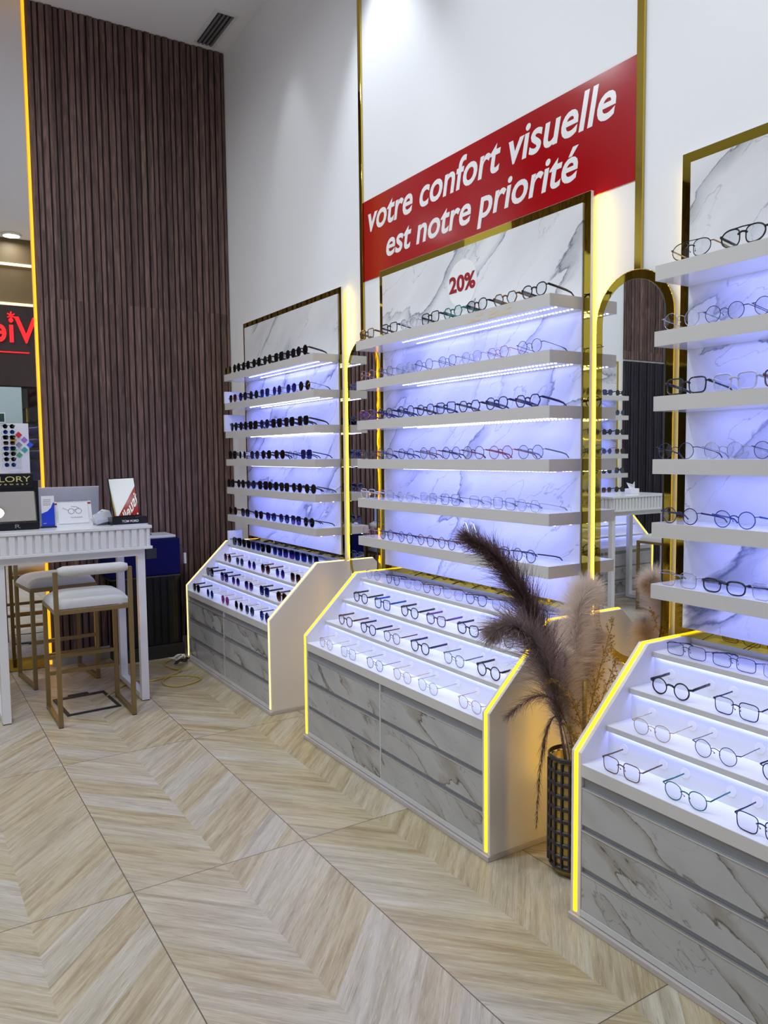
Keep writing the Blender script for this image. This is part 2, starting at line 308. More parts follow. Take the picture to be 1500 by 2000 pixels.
# ---------------------------------------------------------------- mesh helpers
class B:
    def __init__(s): s.v = []; s.f = []
    def add(s, vs, fs):
        n = len(s.v); s.v += [tuple(p) for p in vs]; s.f += [tuple(i+n for i in f) for f in fs]; return s
    def box(s, x0, x1, y0, y1, z0, z1):
        vs = [(x, y, z) for x in (x0, x1) for y in (y0, y1) for z in (z0, z1)]
        return s.add(vs, [(0, 1, 3, 2), (4, 6, 7, 5), (0, 4, 5, 1), (2, 3, 7, 6), (0, 2, 6, 4), (1, 5, 7, 3)])
    def bar(s, a, b, w, h):          # rectangular bar between two points
        a = Vector(a); b = Vector(b); d = (b-a).normalized()
        up = Vector((0, 0, 1)) if abs(d.z) < .95 else Vector((0, 1, 0))
        x = d.cross(up).normalized()*w/2; y = x.cross(d).normalized()*h/2
        vs = [p+q for p in (a, b) for q in (x+y, x-y, -x-y, -x+y)]
        return s.add(vs, [(0, 1, 2, 3), (7, 6, 5, 4), (0, 4, 5, 1), (1, 5, 6, 2), (2, 6, 7, 3), (3, 7, 4, 0)])
    def prism(s, poly, axis, a0, a1):  # poly of (u,v) in the plane across axis
        n = len(poly)
        def P(u, v, a): return {'x': (a, u, v), 'y': (u, a, v), 'z': (u, v, a)}[axis]
        vs = [P(u, v, a0) for u, v in poly] + [P(u, v, a1) for u, v in poly]
        fs = [tuple(range(n)), tuple(range(2*n-1, n-1, -1))] + [(i, i+n, (i+1) % n+n, (i+1) % n) for i in range(n)]
        return s.add(vs, fs)
    def tube(s, pts, r, n=8, closed=False, flat=None, caps=True):
        pts = [Vector(p) for p in pts]; m = len(pts); rs = r if isinstance(r, (list, tuple)) else [r]*m
        ring = []; N = None
        for i, p in enumerate(pts):
            if closed: t = pts[(i+1) % m]-pts[i-1]
            else: t = pts[min(i+1, m-1)]-pts[max(i-1, 0)]
            if t.length < 1e-9: t = Vector((0, 0, 1))
            t.normalize()
            if N is None:
                N = t.orthogonal().normalized() if flat is None else (Vector(flat)-t*t.dot(Vector(flat))).normalized()
            else:
                N = (N - t*N.dot(t)) if flat is None else (Vector(flat)-t*t.dot(Vector(flat)))
                if N.length < 1e-6: N = t.orthogonal()
                N.normalize()
            Bn = t.cross(N)
            q = rs[i]
            ra, rb = (q if isinstance(q, tuple) else (q, q))
            ring.append([p + N*math.cos(2*PI*k/n+PI/n)*ra + Bn*math.sin(2*PI*k/n+PI/n)*rb for k in range(n)])
        vs = [q for rg in ring for q in rg]; fs = []
        for i in range(m if closed else m-1):
            j = (i+1) % m
            for k in range(n): fs.append((i*n+k, j*n+k, j*n+(k+1) % n, i*n+(k+1) % n))
        if not closed and caps: fs += [tuple(range(n)), tuple(range(m*n-1, (m-1)*n-1, -1))]
        return s.add(vs, fs)
    def lathe(s, prof, c=(0, 0, 0), n=32, cap=True):
        m = len(prof); vs = [(c[0]+r*math.cos(2*PI*k/n), c[1]+r*math.sin(2*PI*k/n), c[2]+z) for r, z in prof for k in range(n)]
        fs = [(i*n+k, i*n+(k+1) % n, (i+1)*n+(k+1) % n, (i+1)*n+k) for i in range(m-1) for k in range(n)]
        if cap: fs += [tuple(range(n-1, -1, -1)), tuple(range((m-1)*n, m*n))]
        return s.add(vs, fs)
    def mesh(s, name, mat, smooth=False):
        me = bpy.data.meshes.new(name); me.from_pydata(s.v, [], s.f); me.validate(); me.update()
        if mat: me.materials.append(mat)
        if smooth:
            me.polygons.foreach_set('use_smooth', [True]*len(me.polygons))
        return me
    def build(s, name, mat, parent=None, smooth=False, bevel=0.0, seg=2, auto=False):
        me = s.mesh(name, mat, smooth); o = bpy.data.objects.new(name, me); col.objects.link(o)
        if parent: o.parent = parent
        if bevel:
            md = o.modifiers.new('bevel', 'BEVEL'); md.width = bevel; md.segments = seg; md.limit_method = 'ANGLE'; md.angle_limit = R(40)
        return o
def thing(name, label, cat, loc=(0, 0, 0), rz=0.0, group=None):
    o = bpy.data.objects.new(name, None); col.objects.link(o); o.location = loc; o.rotation_euler = (0, 0, rz)
    o.empty_display_size = 0.1
    return tag(o, label, cat, group)
def tag(o, label, cat, group=None):
    o['label'] = label; o['category'] = cat
    if group: o['group'] = group
    return o
def struct(o): o['kind'] = 'structure'; return o
def text(body, parent, mat, loc, rot, width, height, shear=0.0, bold=0.0, depth=0.0006, name='lettering', label=None, spacing=1.0):
    cu = bpy.data.curves.new('t', 'FONT'); cu.body = body; cu.size = 1.0; cu.shear = shear; cu.offset = bold
    cu.extrude = 0.001; cu.space_character = spacing; cu.resolution_u = 4
    to = bpy.data.objects.new('t', cu); col.objects.link(to)
    dg = bpy.context.evaluated_depsgraph_get(); dg.update()
    me = bpy.data.meshes.new_from_object(to.evaluated_get(dg))
    bpy.data.objects.remove(to); bpy.data.curves.remove(cu)
    xs = [v.co.x for v in me.vertices]; ys = [v.co.y for v in me.vertices]
    if xs:
        x0, x1, y0, y1 = min(xs), max(xs), min(ys), max(ys)
        for v in me.vertices:
            v.co.x = (v.co.x-x0)/(x1-x0)*width; v.co.y = (v.co.y-y0)/(y1-y0)*height; v.co.z = (v.co.z+0.001)/0.002*depth
    me.name = name; me.materials.clear(); me.materials.append(mat)
    o = bpy.data.objects.new(name, me); col.objects.link(o)
    if parent: o.parent = parent
    o.location = loc; o.rotation_euler = rot
    if label: o['label'] = label
    return o
FACE_ROOM = (R(90), 0, R(-90))      # text lying in a Y-Z plane, read from the room
FACE_FRONT = (R(90), 0, 0)           # text lying in an X-Z plane, read from -Y
def copy_tree(o, parent=None):
    c = o.copy(); col.objects.link(c)
    if parent: c.parent = parent
    for ch in list(o.children): copy_tree(ch, c)
    return c

# ---------------------------------------------------------------- room shell
XW = -6.4; YF = -0.45
struct(B().box(XW, 0.1, YF-0.1, YB+0.1, -0.1, 0).build('floor', MT['floor']))
struct(B().box(XW, 0.1, YF-0.1, YB+0.1, H, H+0.1).build('ceiling', MT['ceiling']))
struct(B().box(XWL, 0.12, YF, YB+0.1, 0, H).build('wall_right', MT['wall']))
struct(B().box(XW, 0, YB, YB+0.12, 0, H).build('wall_back', MT['wall']))
struct(B().box(XW-0.12, XW, YF, YB+0.1, 0, H).build('wall_left', MT['wall']))
struct(B().box(-1.49, XWL-0.002, YB-0.028, YB, 0, 0.095).build('baseboard_back', MT['skirt'], bevel=0.002))

def slats(name, x0, x1, z0, z1, y, mat, label):
    t = thing(name, label, 'wall cladding', ((x0+x1)/2, y, z0))
    off = -(x0+x1)/2
    bk = B().box(x0+off, x1+off, -0.006, 0, 0, z1-z0); bk.build('backing', MT['slatgap'], t)
    pat = [(0.040, 0.016), (0.009, 0), (0.028, 0.008), (0.011, 0), (0.035, 0.013), (0.011, 0)]
    s = B(); x = x0; k = 0
    while x < x1-0.003:
        wd, dp = pat[k % 6]; e = min(x+wd, x1)
        if k % 2 == 0: s.box(x+off+0.0005, e+off-0.0005, -0.006-dp, -0.006, 0, z1-z0)
        x = e; k += 1
    s.build('slat_panel', mat, t, bevel=0.002, seg=1)
    return t
slats('slatted_wood_wall_panel', -1.491, XWL-0.002, 0.095, H-0.002, YB-0.001, MT['walnut'],
      'tall dark walnut wall cladding of vertical slats in the corner behind the counter')
g = B(); g.box(-1.507, -1.493, -0.032, -0.004, 0.02, H-0.01)
tag(g.build('led_strip', MT['amber']), 'glowing amber light strip running up the left edge of the walnut slats', 'light strip').location = (0, YB, 0)
area('amber_strip_glow', (-1.47, YB-0.055, 2.3), (R(-90), 0, R(-25)), 0.02, 4.4, 2.2, (1.0, 0.42, 0.02))

# tall mirror left of the slats
mt = thing('wall_mirror', 'full-height frameless wall mirror left of the walnut slats, reflecting the red sign', 'mirror', (-2.009, YB-0.001, 0.06))
B().box(-0.495, 0.495, -0.010, 0, 0, H-0.08).build('backing', MT['mirrorbuild'], mt)
B().box(-0.495, 0.495, -0.014, -0.0101, 0.03, H-0.08).build('mirror_glass', MT['mirror'], mt)
B().box(-0.495, 0.495, -0.024, -0.0141, -0.055, 0.03).build('bottom_trim', MT['gold'], mt, bevel=0.002)

# shopfront behind the viewer (seen in the mirrors)
struct(B().box(XW, 0, YF-0.06, YF, 3.65, H).build('wall_front', MT['tan']))
fs = thing('sign_fascia', 'dark fascia board above the shop entrance carrying red lit letters, seen mirrored', 'sign', (-3.176, YF, 2.5185)); fs.scale = (.97, 1, .97)
B().box(-3.2, 3.2, 0, 0.05, 0, 1.17).build('board', MT['fascia'], fs, bevel=0.004)
text('Vie', fs, MT['redneon'], (2.72, 0.06, 0.63), (R(90), 0, R(180)), 0.62, 0.38, bold=0.01, depth=0.02, name='lettering', label='red lit letters')
ast = B()
for k in range(3):
    a = R(60*k+90); ast.bar((math.cos(a)*.055, 0, math.sin(a)*.055), (-math.cos(a)*.055, 0, -math.sin(a)*.055), .02, .016)
o = ast.build('asterisk', MT['redneon'], fs); o.location = (2.375, 0.068, 1.02)
B().box(1.95, 2.60, 0.055, 0.07, 0.485, 0.50).build('underline', MT['redneon'], fs)
for z, y in ((1.75, 0.03), (1.18, 0.03)):
    B().box(-3.15, 3.15, y-.025, y, z, z+0.035).build('light_strip', MT['warmstrip'], fs)
gf = B()
for x in (XW+0.02, -4.8, -3.2, -1.6, -0.03): gf.box(x-.03, x+.03, YF-.05, YF, 0, 2.55)
gf.box(XW, 0, YF-.05, YF, 2.50, 2.55); gf.box(XW, 0, YF-.05, YF, 0, 0.08)
struct(gf.build('window_1', MT['black']))
struct(B().box(XW, 0, YF-0.03, YF-0.022, 0.08, 2.5).build('window_2', MT['glass']))
# dark mall beyond the glass
struct(B().box(XW-1, 1.5, -3.3, -3.2, 0, 3.2).build('wall_beyond', MT['fascia']))
struct(B().box(XW-1, 1.5, -3.2, YF-0.11, -0.1, 0).build('floor_beyond', MT['skirt']))
struct(B().box(XW-1, 1.5, -3.2, YF-0.11, 3.1, 3.2).build('ceiling_beyond', MT['fascia']))

# ceiling vent
v = thing('ceiling_vent', 'grey slotted air vent in the white ceiling above the walnut slats', 'vent', (-0.254, 5.628, H))
fr = B(); fr.box(-.085, .085, -.25, .25, -.008, -.001)
fr.build('frame', MT['white'], v, bevel=0.002)
sl = B(); sl.box(-.06, .06, -.225, .225, -.0095, -.0085); sl.build('opening', MT['slatgap'], v)
sl = B()
for k in range(4): sl.box(-.052+k*.03, -.038+k*.03, -.225, .225, -.018, -.0096)
sl.build('louvre', MT['vent'], v)
for x, y in CEIL:
    dl = thing('ceiling_downlight', 'round recessed downlight in the ceiling, %s' % {(-1.9, .8): 'reflected in the tilted counter mirror', (-0.84, -.22): 'reflected in the tall mirror'}.get((x, y), 'at %.0f cm from the display wall and %.0f cm from the shopfront' % (-x*100, (y-YF)*100)), 'ceiling light', (x, y, H))
    B().lathe([(0.125, -0.001), (0.135, -0.006), (0.13, -0.012), (0.112, -0.012), (0.11, -0.001)], n=32, cap=False).build('rim', MT['white'], dl, smooth=True)
    if 'reflected' not in dl['label']: dl['label'] = 'round white downlight in the ceiling'; dl['group'] = 'downlights out of frame'

# gold strips, banner
for n_, y in (('left', 3.871), ('right', 1.926)):
    tag(B().box(XWL-.012, XWL-.0005, y-.0155, y+.0155, 2.11, H-.002).build('gold_wall_strip', MT['gold'], bevel=0.001),
        'thin polished gold strip rising from the %s arched mirror, %s of the red banner' % (n_, n_), 'wall trim', 'gold strips on the display wall')
bn = thing('wall_banner', 'red glossy banner with white French slogan across the display wall', 'banner', (XWL, 2.896, 2.476)); bn.scale = (1, .969, .969)
B().box(-.004, -.0005, -.984, .987, 0, .45).build('vinyl_sheet', MT['red'], bn)
text('votre confort visuelle', bn, MT['textwhite'], (-.0042, .935, .266), FACE_ROOM, 1.82, .152, shear=0.22, bold=0.018, name='lettering', label='upper line of white italic lettering')
text('est notre priorité', bn, MT['textwhite'], (-.0042, .745, .045), FACE_ROOM, 1.44, .178, shear=0.22, bold=0.018, name='lettering', label='lower line of white italic lettering')

# ---------------------------------------------------------------- arched mirrors
def stadium(cy, zb, zt, r, n=20):
    p = []
    for k in range(n+1):
        a = PI*k/n; p.append((cy+r*math.cos(a), zt-r+r*math.sin(a)))
    for k in range(n+1):
        a = PI+PI*k/n; p.append((cy+r*math.cos(a), zb+r+r*math.sin(a)))
    return p
def arch_mirror(y, label):
    t = thing('arched_mirror', label, 'mirror', (0, y, 0.70))
    zo = 1.452; r = .174
    B().prism(stadium(0, 0, zo, r), 'x', -.100, -.094).build('gold_plate', MT['goldframe'], t)
    ring = B(); a = stadium(0, 0, zo, r); n = len(a)
    ring.tube([(-.0995, p, q) for p, q in a], .0016, 6, closed=True); ring.build('frame', MT['gold'], t, smooth=True)
    B().prism(stadium(0, .032, zo-.032, r-.032), 'x', -.1035, -.1001).build('glass_edge', MT['mirrorbuild'], t)
    B().prism(stadium(0, .0335, zo-.0335, r-.0335), 'x', -.1042, -.1036).build('mirror_glass', MT['mirror'], t)
    B().box(-.0939, XWL-.0005, -.06, .06, .5, 1.0).build('stand_off', MT['matblack'], t)
    return t
arch_mirror(1.930, 'tall round-ended mirror in gold frame behind the pampas, reflecting a white counter')
arch_mirror(3.850, 'tall round-ended mirror in gold frame between the left and middle displays')

# ---------------------------------------------------------------- display units
LED_W = []
def display_cabinet(root_loc, rz, side, real=True):
    lab = {'left': 'left marble-drawer display cabinet with four lit steps, holding sunglasses, in the back corner',
           'middle': 'middle marble-drawer display cabinet with four lit steps and yellow light edges',
           'right': 'right-hand marble-drawer display cabinet with four lit steps, nearest the viewer',
           'back': 'marble-drawer display cabinet on the back wall, seen in the right arched mirror'}[side]
    t = thing('display_cabinet', lab, 'display cabinet', root_loc, rz, 'stepped display cabinets')
    prof = [(XWL-.0015, .02), (XA, .02), (XA, Z1), (XB, Z2), (XWL-.0015, Z2)]
    for y0 in (0, W-T):
        sp = B().prism(prof, 'y', y0, y0+T).build('side_panel', MT['side'], t, bevel=0.0015)
        m = y0+T/2; g_ = B(); hw = .006
        path = [(XA-.001, .03), (XA-.001, Z1), (XB-.001, Z2+.0012), (XD-.002, Z2+.0012)]
        for (xa, za), (xb, zb) in zip(path, path[1:]):
            dx, dz = xb-xa, zb-za; L = math.hypot(dx, dz); nx, nz = dz/L*.002, -dx/L*.002
            # normal points outwards (towards the room / up)
            if nx > 0 or (abs(nx) < 1e-9 and nz < 0): nx, nz = -nx, -nz
            vs = [(xa+nx, m-hw, za+nz), (xa+nx, m+hw, za+nz), (xb+nx, m+hw, zb+nz), (xb+nx, m-hw, zb+nz),
                  (xa-nx, m-hw, za-nz), (xa-nx, m+hw, za-nz), (xb-nx, m+hw, zb-nz), (xb-nx, m-hw, zb-nz)]
            g_.add(vs, [(0, 1, 2, 3), (7, 6, 5, 4), (0, 4, 5, 1), (1, 5, 6, 2), (2, 6, 7, 3), (3, 7, 4, 0)])
        g_.build('led_strip', MT['palelow'] if side == 'left' else MT['yellow'], sp)
    yi0, yi1 = T, W-T
    # treads and risers
    for k, (x, z) in enumerate(STEPS):
        xe = STEPS[k+1][0]+.016 if k < 3 else XWL-.003
        th = .041 if k == 0 else .018
        tr = B().box(x+.0015, xe, yi0+.0002, yi1-.0002, z-.012, z).build('step', MT['tread'], t)
        B().box(x, x+.004, yi0+.0004, yi1-.0004, z-th, z-.0004).build('front_edge', MT['shelfface'], tr, bevel=0.0008)
        if k < 3:
            xn, zn = STEPS[k+1]; zr0, zr1 = z+.0004, zn-.0125
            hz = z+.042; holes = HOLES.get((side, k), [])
            outline = [(yi0+.0003, zr0), (yi1-.0003, zr0), (yi1-.0003, zr1), (yi0+.0003, zr1)]
            xr = xn+.013
            ro = B().box(xr, xr+.003, yi0+.0003, yi1-.0003, zr0, zr1).build('riser', MT['tread'], t)
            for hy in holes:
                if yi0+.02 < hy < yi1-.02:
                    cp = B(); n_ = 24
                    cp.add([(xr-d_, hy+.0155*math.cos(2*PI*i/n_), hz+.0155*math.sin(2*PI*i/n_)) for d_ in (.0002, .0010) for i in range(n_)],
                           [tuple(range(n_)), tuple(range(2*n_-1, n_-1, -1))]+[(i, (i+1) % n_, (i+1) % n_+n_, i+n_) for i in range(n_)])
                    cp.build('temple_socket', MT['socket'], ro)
    # drawers
    B().box(XA+.012, XA+.03, yi0+.001, yi1-.001, .022, .480).build('carcass', MT['recess'], t)
    B().box(XA+.001, XA+.012, W/2-.004, W/2+.004, .046, .479).build('divider', MT['edge'], t)
    B().box(XA, XA+.012, yi0+.0005, yi1-.0005, .0225, .045).build('base_rail', MT['edge'], t, bevel=0.0008)
    B().box(XA-.010, XWL-.002, -.002, W+.002, .0005, .0195).build('plinth', MT['plinth'], t, bevel=0.0015)
    for (z0, z1) in ((.326, .446), (.188, .308), (.0465, .169)):
        for (a, b) in ((yi0+.002, W/2-.005), (W/2+.005, yi1-.002)):
            d = B().box(XA+.002, XA+.011, a, b, z0, z1-.004).build('drawer', MT['marbledraw'], t)
            B().box(XA+.0005, XA+.0118, a, b, z1-.004, z1).build('edge_trim', MT['alu'], d)
    # lights under the step noses
    if real:
        mtx = Matrix.Translation(root_loc) @ Matrix.Rotation(rz, 4, 'Z')
        for k in (1, 2, 3):
            x, z = STEPS[k]
            p = mtx @ Vector((x+.006, W/2, z-.0135))
            area('step_led', p, (R(0), R(-14), rz), .006, W-2*T-.02, LEDP*1.1, LILAC)
    return t
def display_panel(root_loc, rz, side, real=True):
    lab = {'left': 'left wall panel of white marble framed in gold, behind shelves of sunglasses',
           'middle': 'middle wall panel of white marble framed in gold with a 20 percent sticker',
           'right': 'right-hand wall panel of white marble framed in gold, cut by the photo edge',
           'back': 'wall panel of white marble on the back wall, seen in the right arched mirror'}[side]
    t = thing('display_wall_panel', lab, 'wall panel', (root_loc[0], root_loc[1], Z2), rz, 'gold framed marble wall panels')
    zt = 2.486-Z2
    B().box(XD, XD+.013, 0, W, .0015, zt).build('back_panel', MT['white'], t, bevel=0.001)
    B().box(XD-.0015, XD-.0001, .0015, W-.0015, .0018, zt-.0015).build('gold_sheet', MT['goldframe'], t)
    B().box(XD-.008, XD-.0016, .037, W-.037, .032, zt-.037).build('marble_panel', MT['marble'], t, bevel=0.0008)
    for y in (.03,):
        B().box(XD+.0135, XD+.019, y-.005, y+.005, .02, zt-.02).build('led_strip', MT['yellow'], t)
    sp = B()
    for y in (.3, W-.3):
        for z in (.2, 1.4): sp.box(XD+.013, XWL-.0005, y-.03, y+.03, z-.03, z+.03)
    sp.build('stand_off', MT['white'], t)
    if real:
        mtx = Matrix.Translation(root_loc) @ Matrix.Rotation(rz, 4, 'Z')
        for y, sg in ((.006, -1), (W-.006, 1)):
            p = mtx @ Vector((XD+.020, y, 1.66))
            area('panel_edge_glow', p, (R(90*sg), 0, rz-sg*R(32)), .008, 1.60, 2.6 if sg < 0 else .35, YEL, 170)
    return t
def wall_shelf(root_loc, rz, side, k, real=True):
    z = SHELF_Z[k]; nm = ['top', 'second', 'third', 'fourth', 'fifth', 'lowest'][k]
    wh = {'back': 'on the back wall marble panel, seen in the right arched mirror'}.get(side, 'on the %s marble panel' % side)
    t = thing('wall_shelf', '%s lit white shelf %s' % (nm, wh), 'shelf', (root_loc[0], root_loc[1], z), rz, 'shelves on the %s marble panel' % side)
    th = .048; x0, x1 = -.287, XD-.0085
    B().box(x0+.002, x1, .037, W-.037, -th, 0).build('board', MT['tread'], t, bevel=0.001)
    B().box(x0, x0+.0019, .037, W-.037, -th+.0002, -.0002).build('front_face', MT['shelfface'], t)
    for yy in (.0355, W-.0370):
        B().box(x0+.002, x1, yy, yy+.0015, -th+.0002, -.0002).build('end_cap', MT['shelfface'], t)
    if side == 'middle' and k == 0:
        r_ = random.Random(5); ch = B()
        for q in range(13):
            cy, cz = .26+.30*r_.random()**1.0, -.024+.016*r_.uniform(-1, 1); a = r_.uniform(.010, .034); b_ = r_.uniform(.004, .009)
            pts = [(cy+a*math.cos(t_)*r_.uniform(.7, 1.1), max(-.046, min(-.001, cz+b_*math.sin(t_)*r_.uniform(.6, 1.2)))) for t_ in [2*PI*i/12 for i in range(12)]]
            ch.prism(pts, 'x', x0-.0004-.00002*q, x0-.0001)
        cho = ch.build('chipped_patch', pbr('chipped_cream_patch', (.66, .58, .46), .7, noise=.15), t); cho['label'] = 'chipped cream patch'
    for x in (-.245, -.160):
        l = B(); n = 52
        for i in range(n):
            y = .045+i*(W*.70)/n
            l.box(x-.003, x+.003, y, y+.007, -th-.002, -th-.0001)
        l.build('led_strip', MT['led'], t)
    if real:
        mtx = Matrix.Translation(root_loc) @ Matrix.Rotation(rz, 4, 'Z')
        p = mtx @ Vector((-.20, W*.48, z-th-.004))
        area('shelf_led', p, (0, R(-6), rz), .05, W*.86, LEDP*1.5, LILAC)
    return t

LEDP = 0.95
GL = {  # unit: shelves top to bottom, then steps bottom to top; entries (world Y, style)
 'middle': [
  [(3.511, 'brown_square'), (3.295, 'black_square'), (3.124, 'clear_panto'), (2.949, 'black_square'), (2.779, 'teal_hex'), (2.609, 'black_panto'), (2.434, 'tortoise_hex'), (2.262, 'black_panto')],
  [(3.516, 'pinkwire_round'), (3.337, 'navywire_round'), (3.162, 'silverwire_round'), (3.0, 'navywire_round'), (2.818, 'navywire_panto'), (2.651, 'silverwire_panto'), (2.477, 'redwire_hex'), (2.289, 'navywire_round')],
  [(3.522, 'purple_square'), (3.342, 'navy_panto'), (3.157, 'navy_round'), (2.993, 'black_panto'), (2.832, 'navy_square'), (2.666, 'black_hex'), (2.484, 'navy_panto'), (2.3, 'navy_hex')],
  [(3.517, 'navywire_hex'), (3.346, 'navythin_oct'), (3.16, 'navythin_panto'), (2.971, 'tortoisethin_oct'), (2.798, 'navythin_oct'), (2.638, 'burgundythin_oct'), (2.458, 'redthin_oct'), (2.282, 'greythin_oct')],
  [(3.522, 'whitethin_square'), (3.35, 'silverwire_square'), (3.172, 'silverwire_hex'), (2.974, 'silverwire_square'), (2.807, 'navywire_square'), (2.59, 'silverwire_square'), (2.439, 'greywire_square'), (2.292, 'silverwire_hex')],
  [(3.517, 'pinkwire_round'), (3.345, 'navythin_round'), (3.166, 'navythin_round'), (3.001, 'burgundythin_round'), (2.832, 'tortoisethin_round'), (2.66, 'clearthin_round'), (2.477, 'navythin_panto'), (2.315, 'navythin_round')]],
 'left': [
  [(5.495, 'goldwire_round_brown'), (5.32, 'black_round_dark'), (5.15, 'black_panto_dark'), (4.96, 'black_round_dark'), (4.78, 'black_round_green'), (4.605, 'black_square_dark'), (4.437, 'black_panto_dark'), (4.27, 'black_round_dark')],
  [(5.41, 'goldwire_square_brown'), (5.215, 'black_panto_blue'), (5.034, 'navywire_round_green'), (4.84, 'silverwire_square_blue'), (4.64, 'navywire_round_blue'), (4.43, 'navywire_panto_blue'), (4.245, 'navywire_round_green')],
  [(5.41, 'black_round_green'), (5.22, 'black_round_dark'), (5.044, 'black_square_dark'), (4.862, 'navy_round_blue'), (4.665, 'navy_square_dark'), (4.47, 'black_square_dark'), (4.28, 'black_square_dark')],
  [(5.45, 'black_square_dark'), (5.25, 'whitethin_round_dark'), (5.042, 'navythin_panto_grey'), (4.841, 'black_panto_dark'), (4.629, 'black_panto_dark'), (4.43, 'navythin_panto'), (4.235, 'navythin_square_blue')],
  [(5.49, 'black_square_dark'), (5.30, 'black_panto_dark'), (5.111, 'black_panto_blue'), (4.911, 'navy_square_dark'), (4.735, 'black_panto_dark'), (4.56, 'blackthin_square_green'), (4.375, 'black_panto_dark'), (4.20, 'blackthin_panto_green')],
  [(5.465, 'tortoise_panto_dark'), (5.234, 'blackthin_square_grey'), (4.99, 'black_cat_dark'), (4.785, 'navythin_cat_blue'), (4.575, 'navythin_panto_blue'), (4.405, 'blackthin_square_violet'), (4.225, 'blackthin_panto_green')],
  [(5.411, 'black_panto_dark'), (5.128, 'silverwire_round_blue'), (4.84, 'redwire_panto_pink'), (4.6, 'silverwire_round_green'), (4.425, 'navywire_panto_grey'), (4.20, 'navythin_round_blue')],
  [(5.431, 'black_square_green'), (5.141, 'navy_square_violet'), (4.927, 'goldwire_panto_violet'), (4.699, 'goldwire_aviator_violet'), (4.45, 'black_square_blue'), (4.195, 'tortoise_aviator_brown')],
  [(5.351, 'tortoisethin_round_brown'), (5.116, 'silverwire_panto_grey'), (4.9, 'silverwire_round_violet'), (4.672, 'tortoise_panto_brown'), (4.444, 'silverwire_round_violet'), (4.225, 'goldwire_square_brown')],
  [(5.428, 'black_square_dark'), (5.25, 'black_square_dark'), (5.079, 'navy_square_blue'), (4.907, 'black_square_dark'), (4.713, 'blackthin_square_blue'), (4.539, 'black_square_violet'), (4.367, 'navy_square_blue'), (4.195, 'greythin_square_grey')]],
 'right': [
  [(1.566, 'blackgold_aviator'), (1.394, 'black_aviator')],
  [(1.598, 'silverwire_round'), (1.45, 'navywire_round'), (1.286, 'navywire_round')],
  [(1.578, 'black_square'), (1.411, 'clear_square'), (1.245, 'tortoise_square')],
  [(1.609, 'navywire_round'), (1.44, 'silverwire_round'), (1.28, 'navywire_round')],
  [(1.591, 'navythin_round'), (1.40, 'bluethin_round')],
  [(1.594, 'silverwire_square'), (1.431, 'black_browline'), (1.27, 'silverwire_square')],
  [(1.546, 'tortoisethin_square'), (1.322, 'tealthin_panto'), (1.098, 'navythin_square')],
  [(1.526, 'goldwire_panto'), (1.308, 'navywire_round'), (1.10, 'navythin_panto')],
  [(1.542, 'black_round'), (1.317, 'navythin_square'), (1.10, 'black_square')],
  [(1.566, 'navywire_rect'), (1.398, 'navywire_rect'), (1.23, 'silverwire_rect')]]}
GL['middle'] += [
  [(3.43, 'goldwire_panto'), (3.204, 'silverwire_square'), (2.961, 'navywire_panto'), (2.736, 'goldwire_panto'), (2.546, 'silverwire_panto'), (2.272, 'pinkwire_panto')],
  [(3.424, 'tortoise_panto'), (3.2, 'navy_panto'), (2.988, 'burgundythin_panto'), (2.76, 'navy_panto'), (2.516, 'greythin_panto'), (2.295, 'black_round')],
  [(3.45, 'black_panto'), (3.238, 'blue_square'), (2.997, 'black_panto'), (2.787, 'purple_cat'), (2.558, 'navy_cat'), (2.34, 'navythin_panto')],
  [(3.498, 'silverwire_round'), (3.305, 'navythin_round'), (3.126, 'silverwire_panto'), (2.966, 'tortoisethin_panto'), (2.80, 'silverwire_cat'), (2.634, 'blackthin_panto'), (2.46, 'silverwire_round'), (2.262, 'navywire_square')]]
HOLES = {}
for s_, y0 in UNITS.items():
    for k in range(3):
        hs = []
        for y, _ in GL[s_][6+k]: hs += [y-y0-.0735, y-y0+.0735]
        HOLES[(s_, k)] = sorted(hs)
for s_, y0 in UNITS.items():
    display_cabinet((0, y0, 0), 0, s_)
    display_panel((0, y0, 0), 0, s_)
    for k in range(6): wall_shelf((0, y0, 0), 0, s_, k)
BW = (-3.10, YB-XWL, 0)
display_cabinet(BW, R(90), 'back'); display_panel(BW, R(90), 'back')
for k in range(6): wall_shelf(BW, R(90), 'back', k)

# 20 % sticker and the crystal hook on the middle panel
st = thing('discount_sticker', 'round white sticker reading 20% on the middle marble panel', 'sticker', (XD-.0083, 2.905, 2.285))
B().lathe([(.108, 0), (.108, .001)], n=48).build('disc', MT['textwhite'], st).rotation_euler = (0, R(-90), 0)
text('20%', st, MT['textred'], (-.0012, .098, -.036), FACE_ROOM, .196, .078, bold=0.035, depth=.0006)
hk = thing('metal_bracket', 'shiny chrome looped bracket on the middle marble panel below the fifth shelf', 'bracket', (XD-.009, 2.82, 1.135))
B().box(-.006, 0, -.035, .035, -.04, .03).build('back_plate', MT['glass'], hk, bevel=.002)
for dy in (-.025, .03):
    B().tube([(-.008, dy-.02, -.055), (-.02, dy-.012, 0), (-.024, dy, .035), (-.02, dy+.014, .045), (-.014, dy+.024, .01), (-.010, dy+.028, -.05)], .006, 8).build('loop', MT['chrome'], hk, smooth=True)

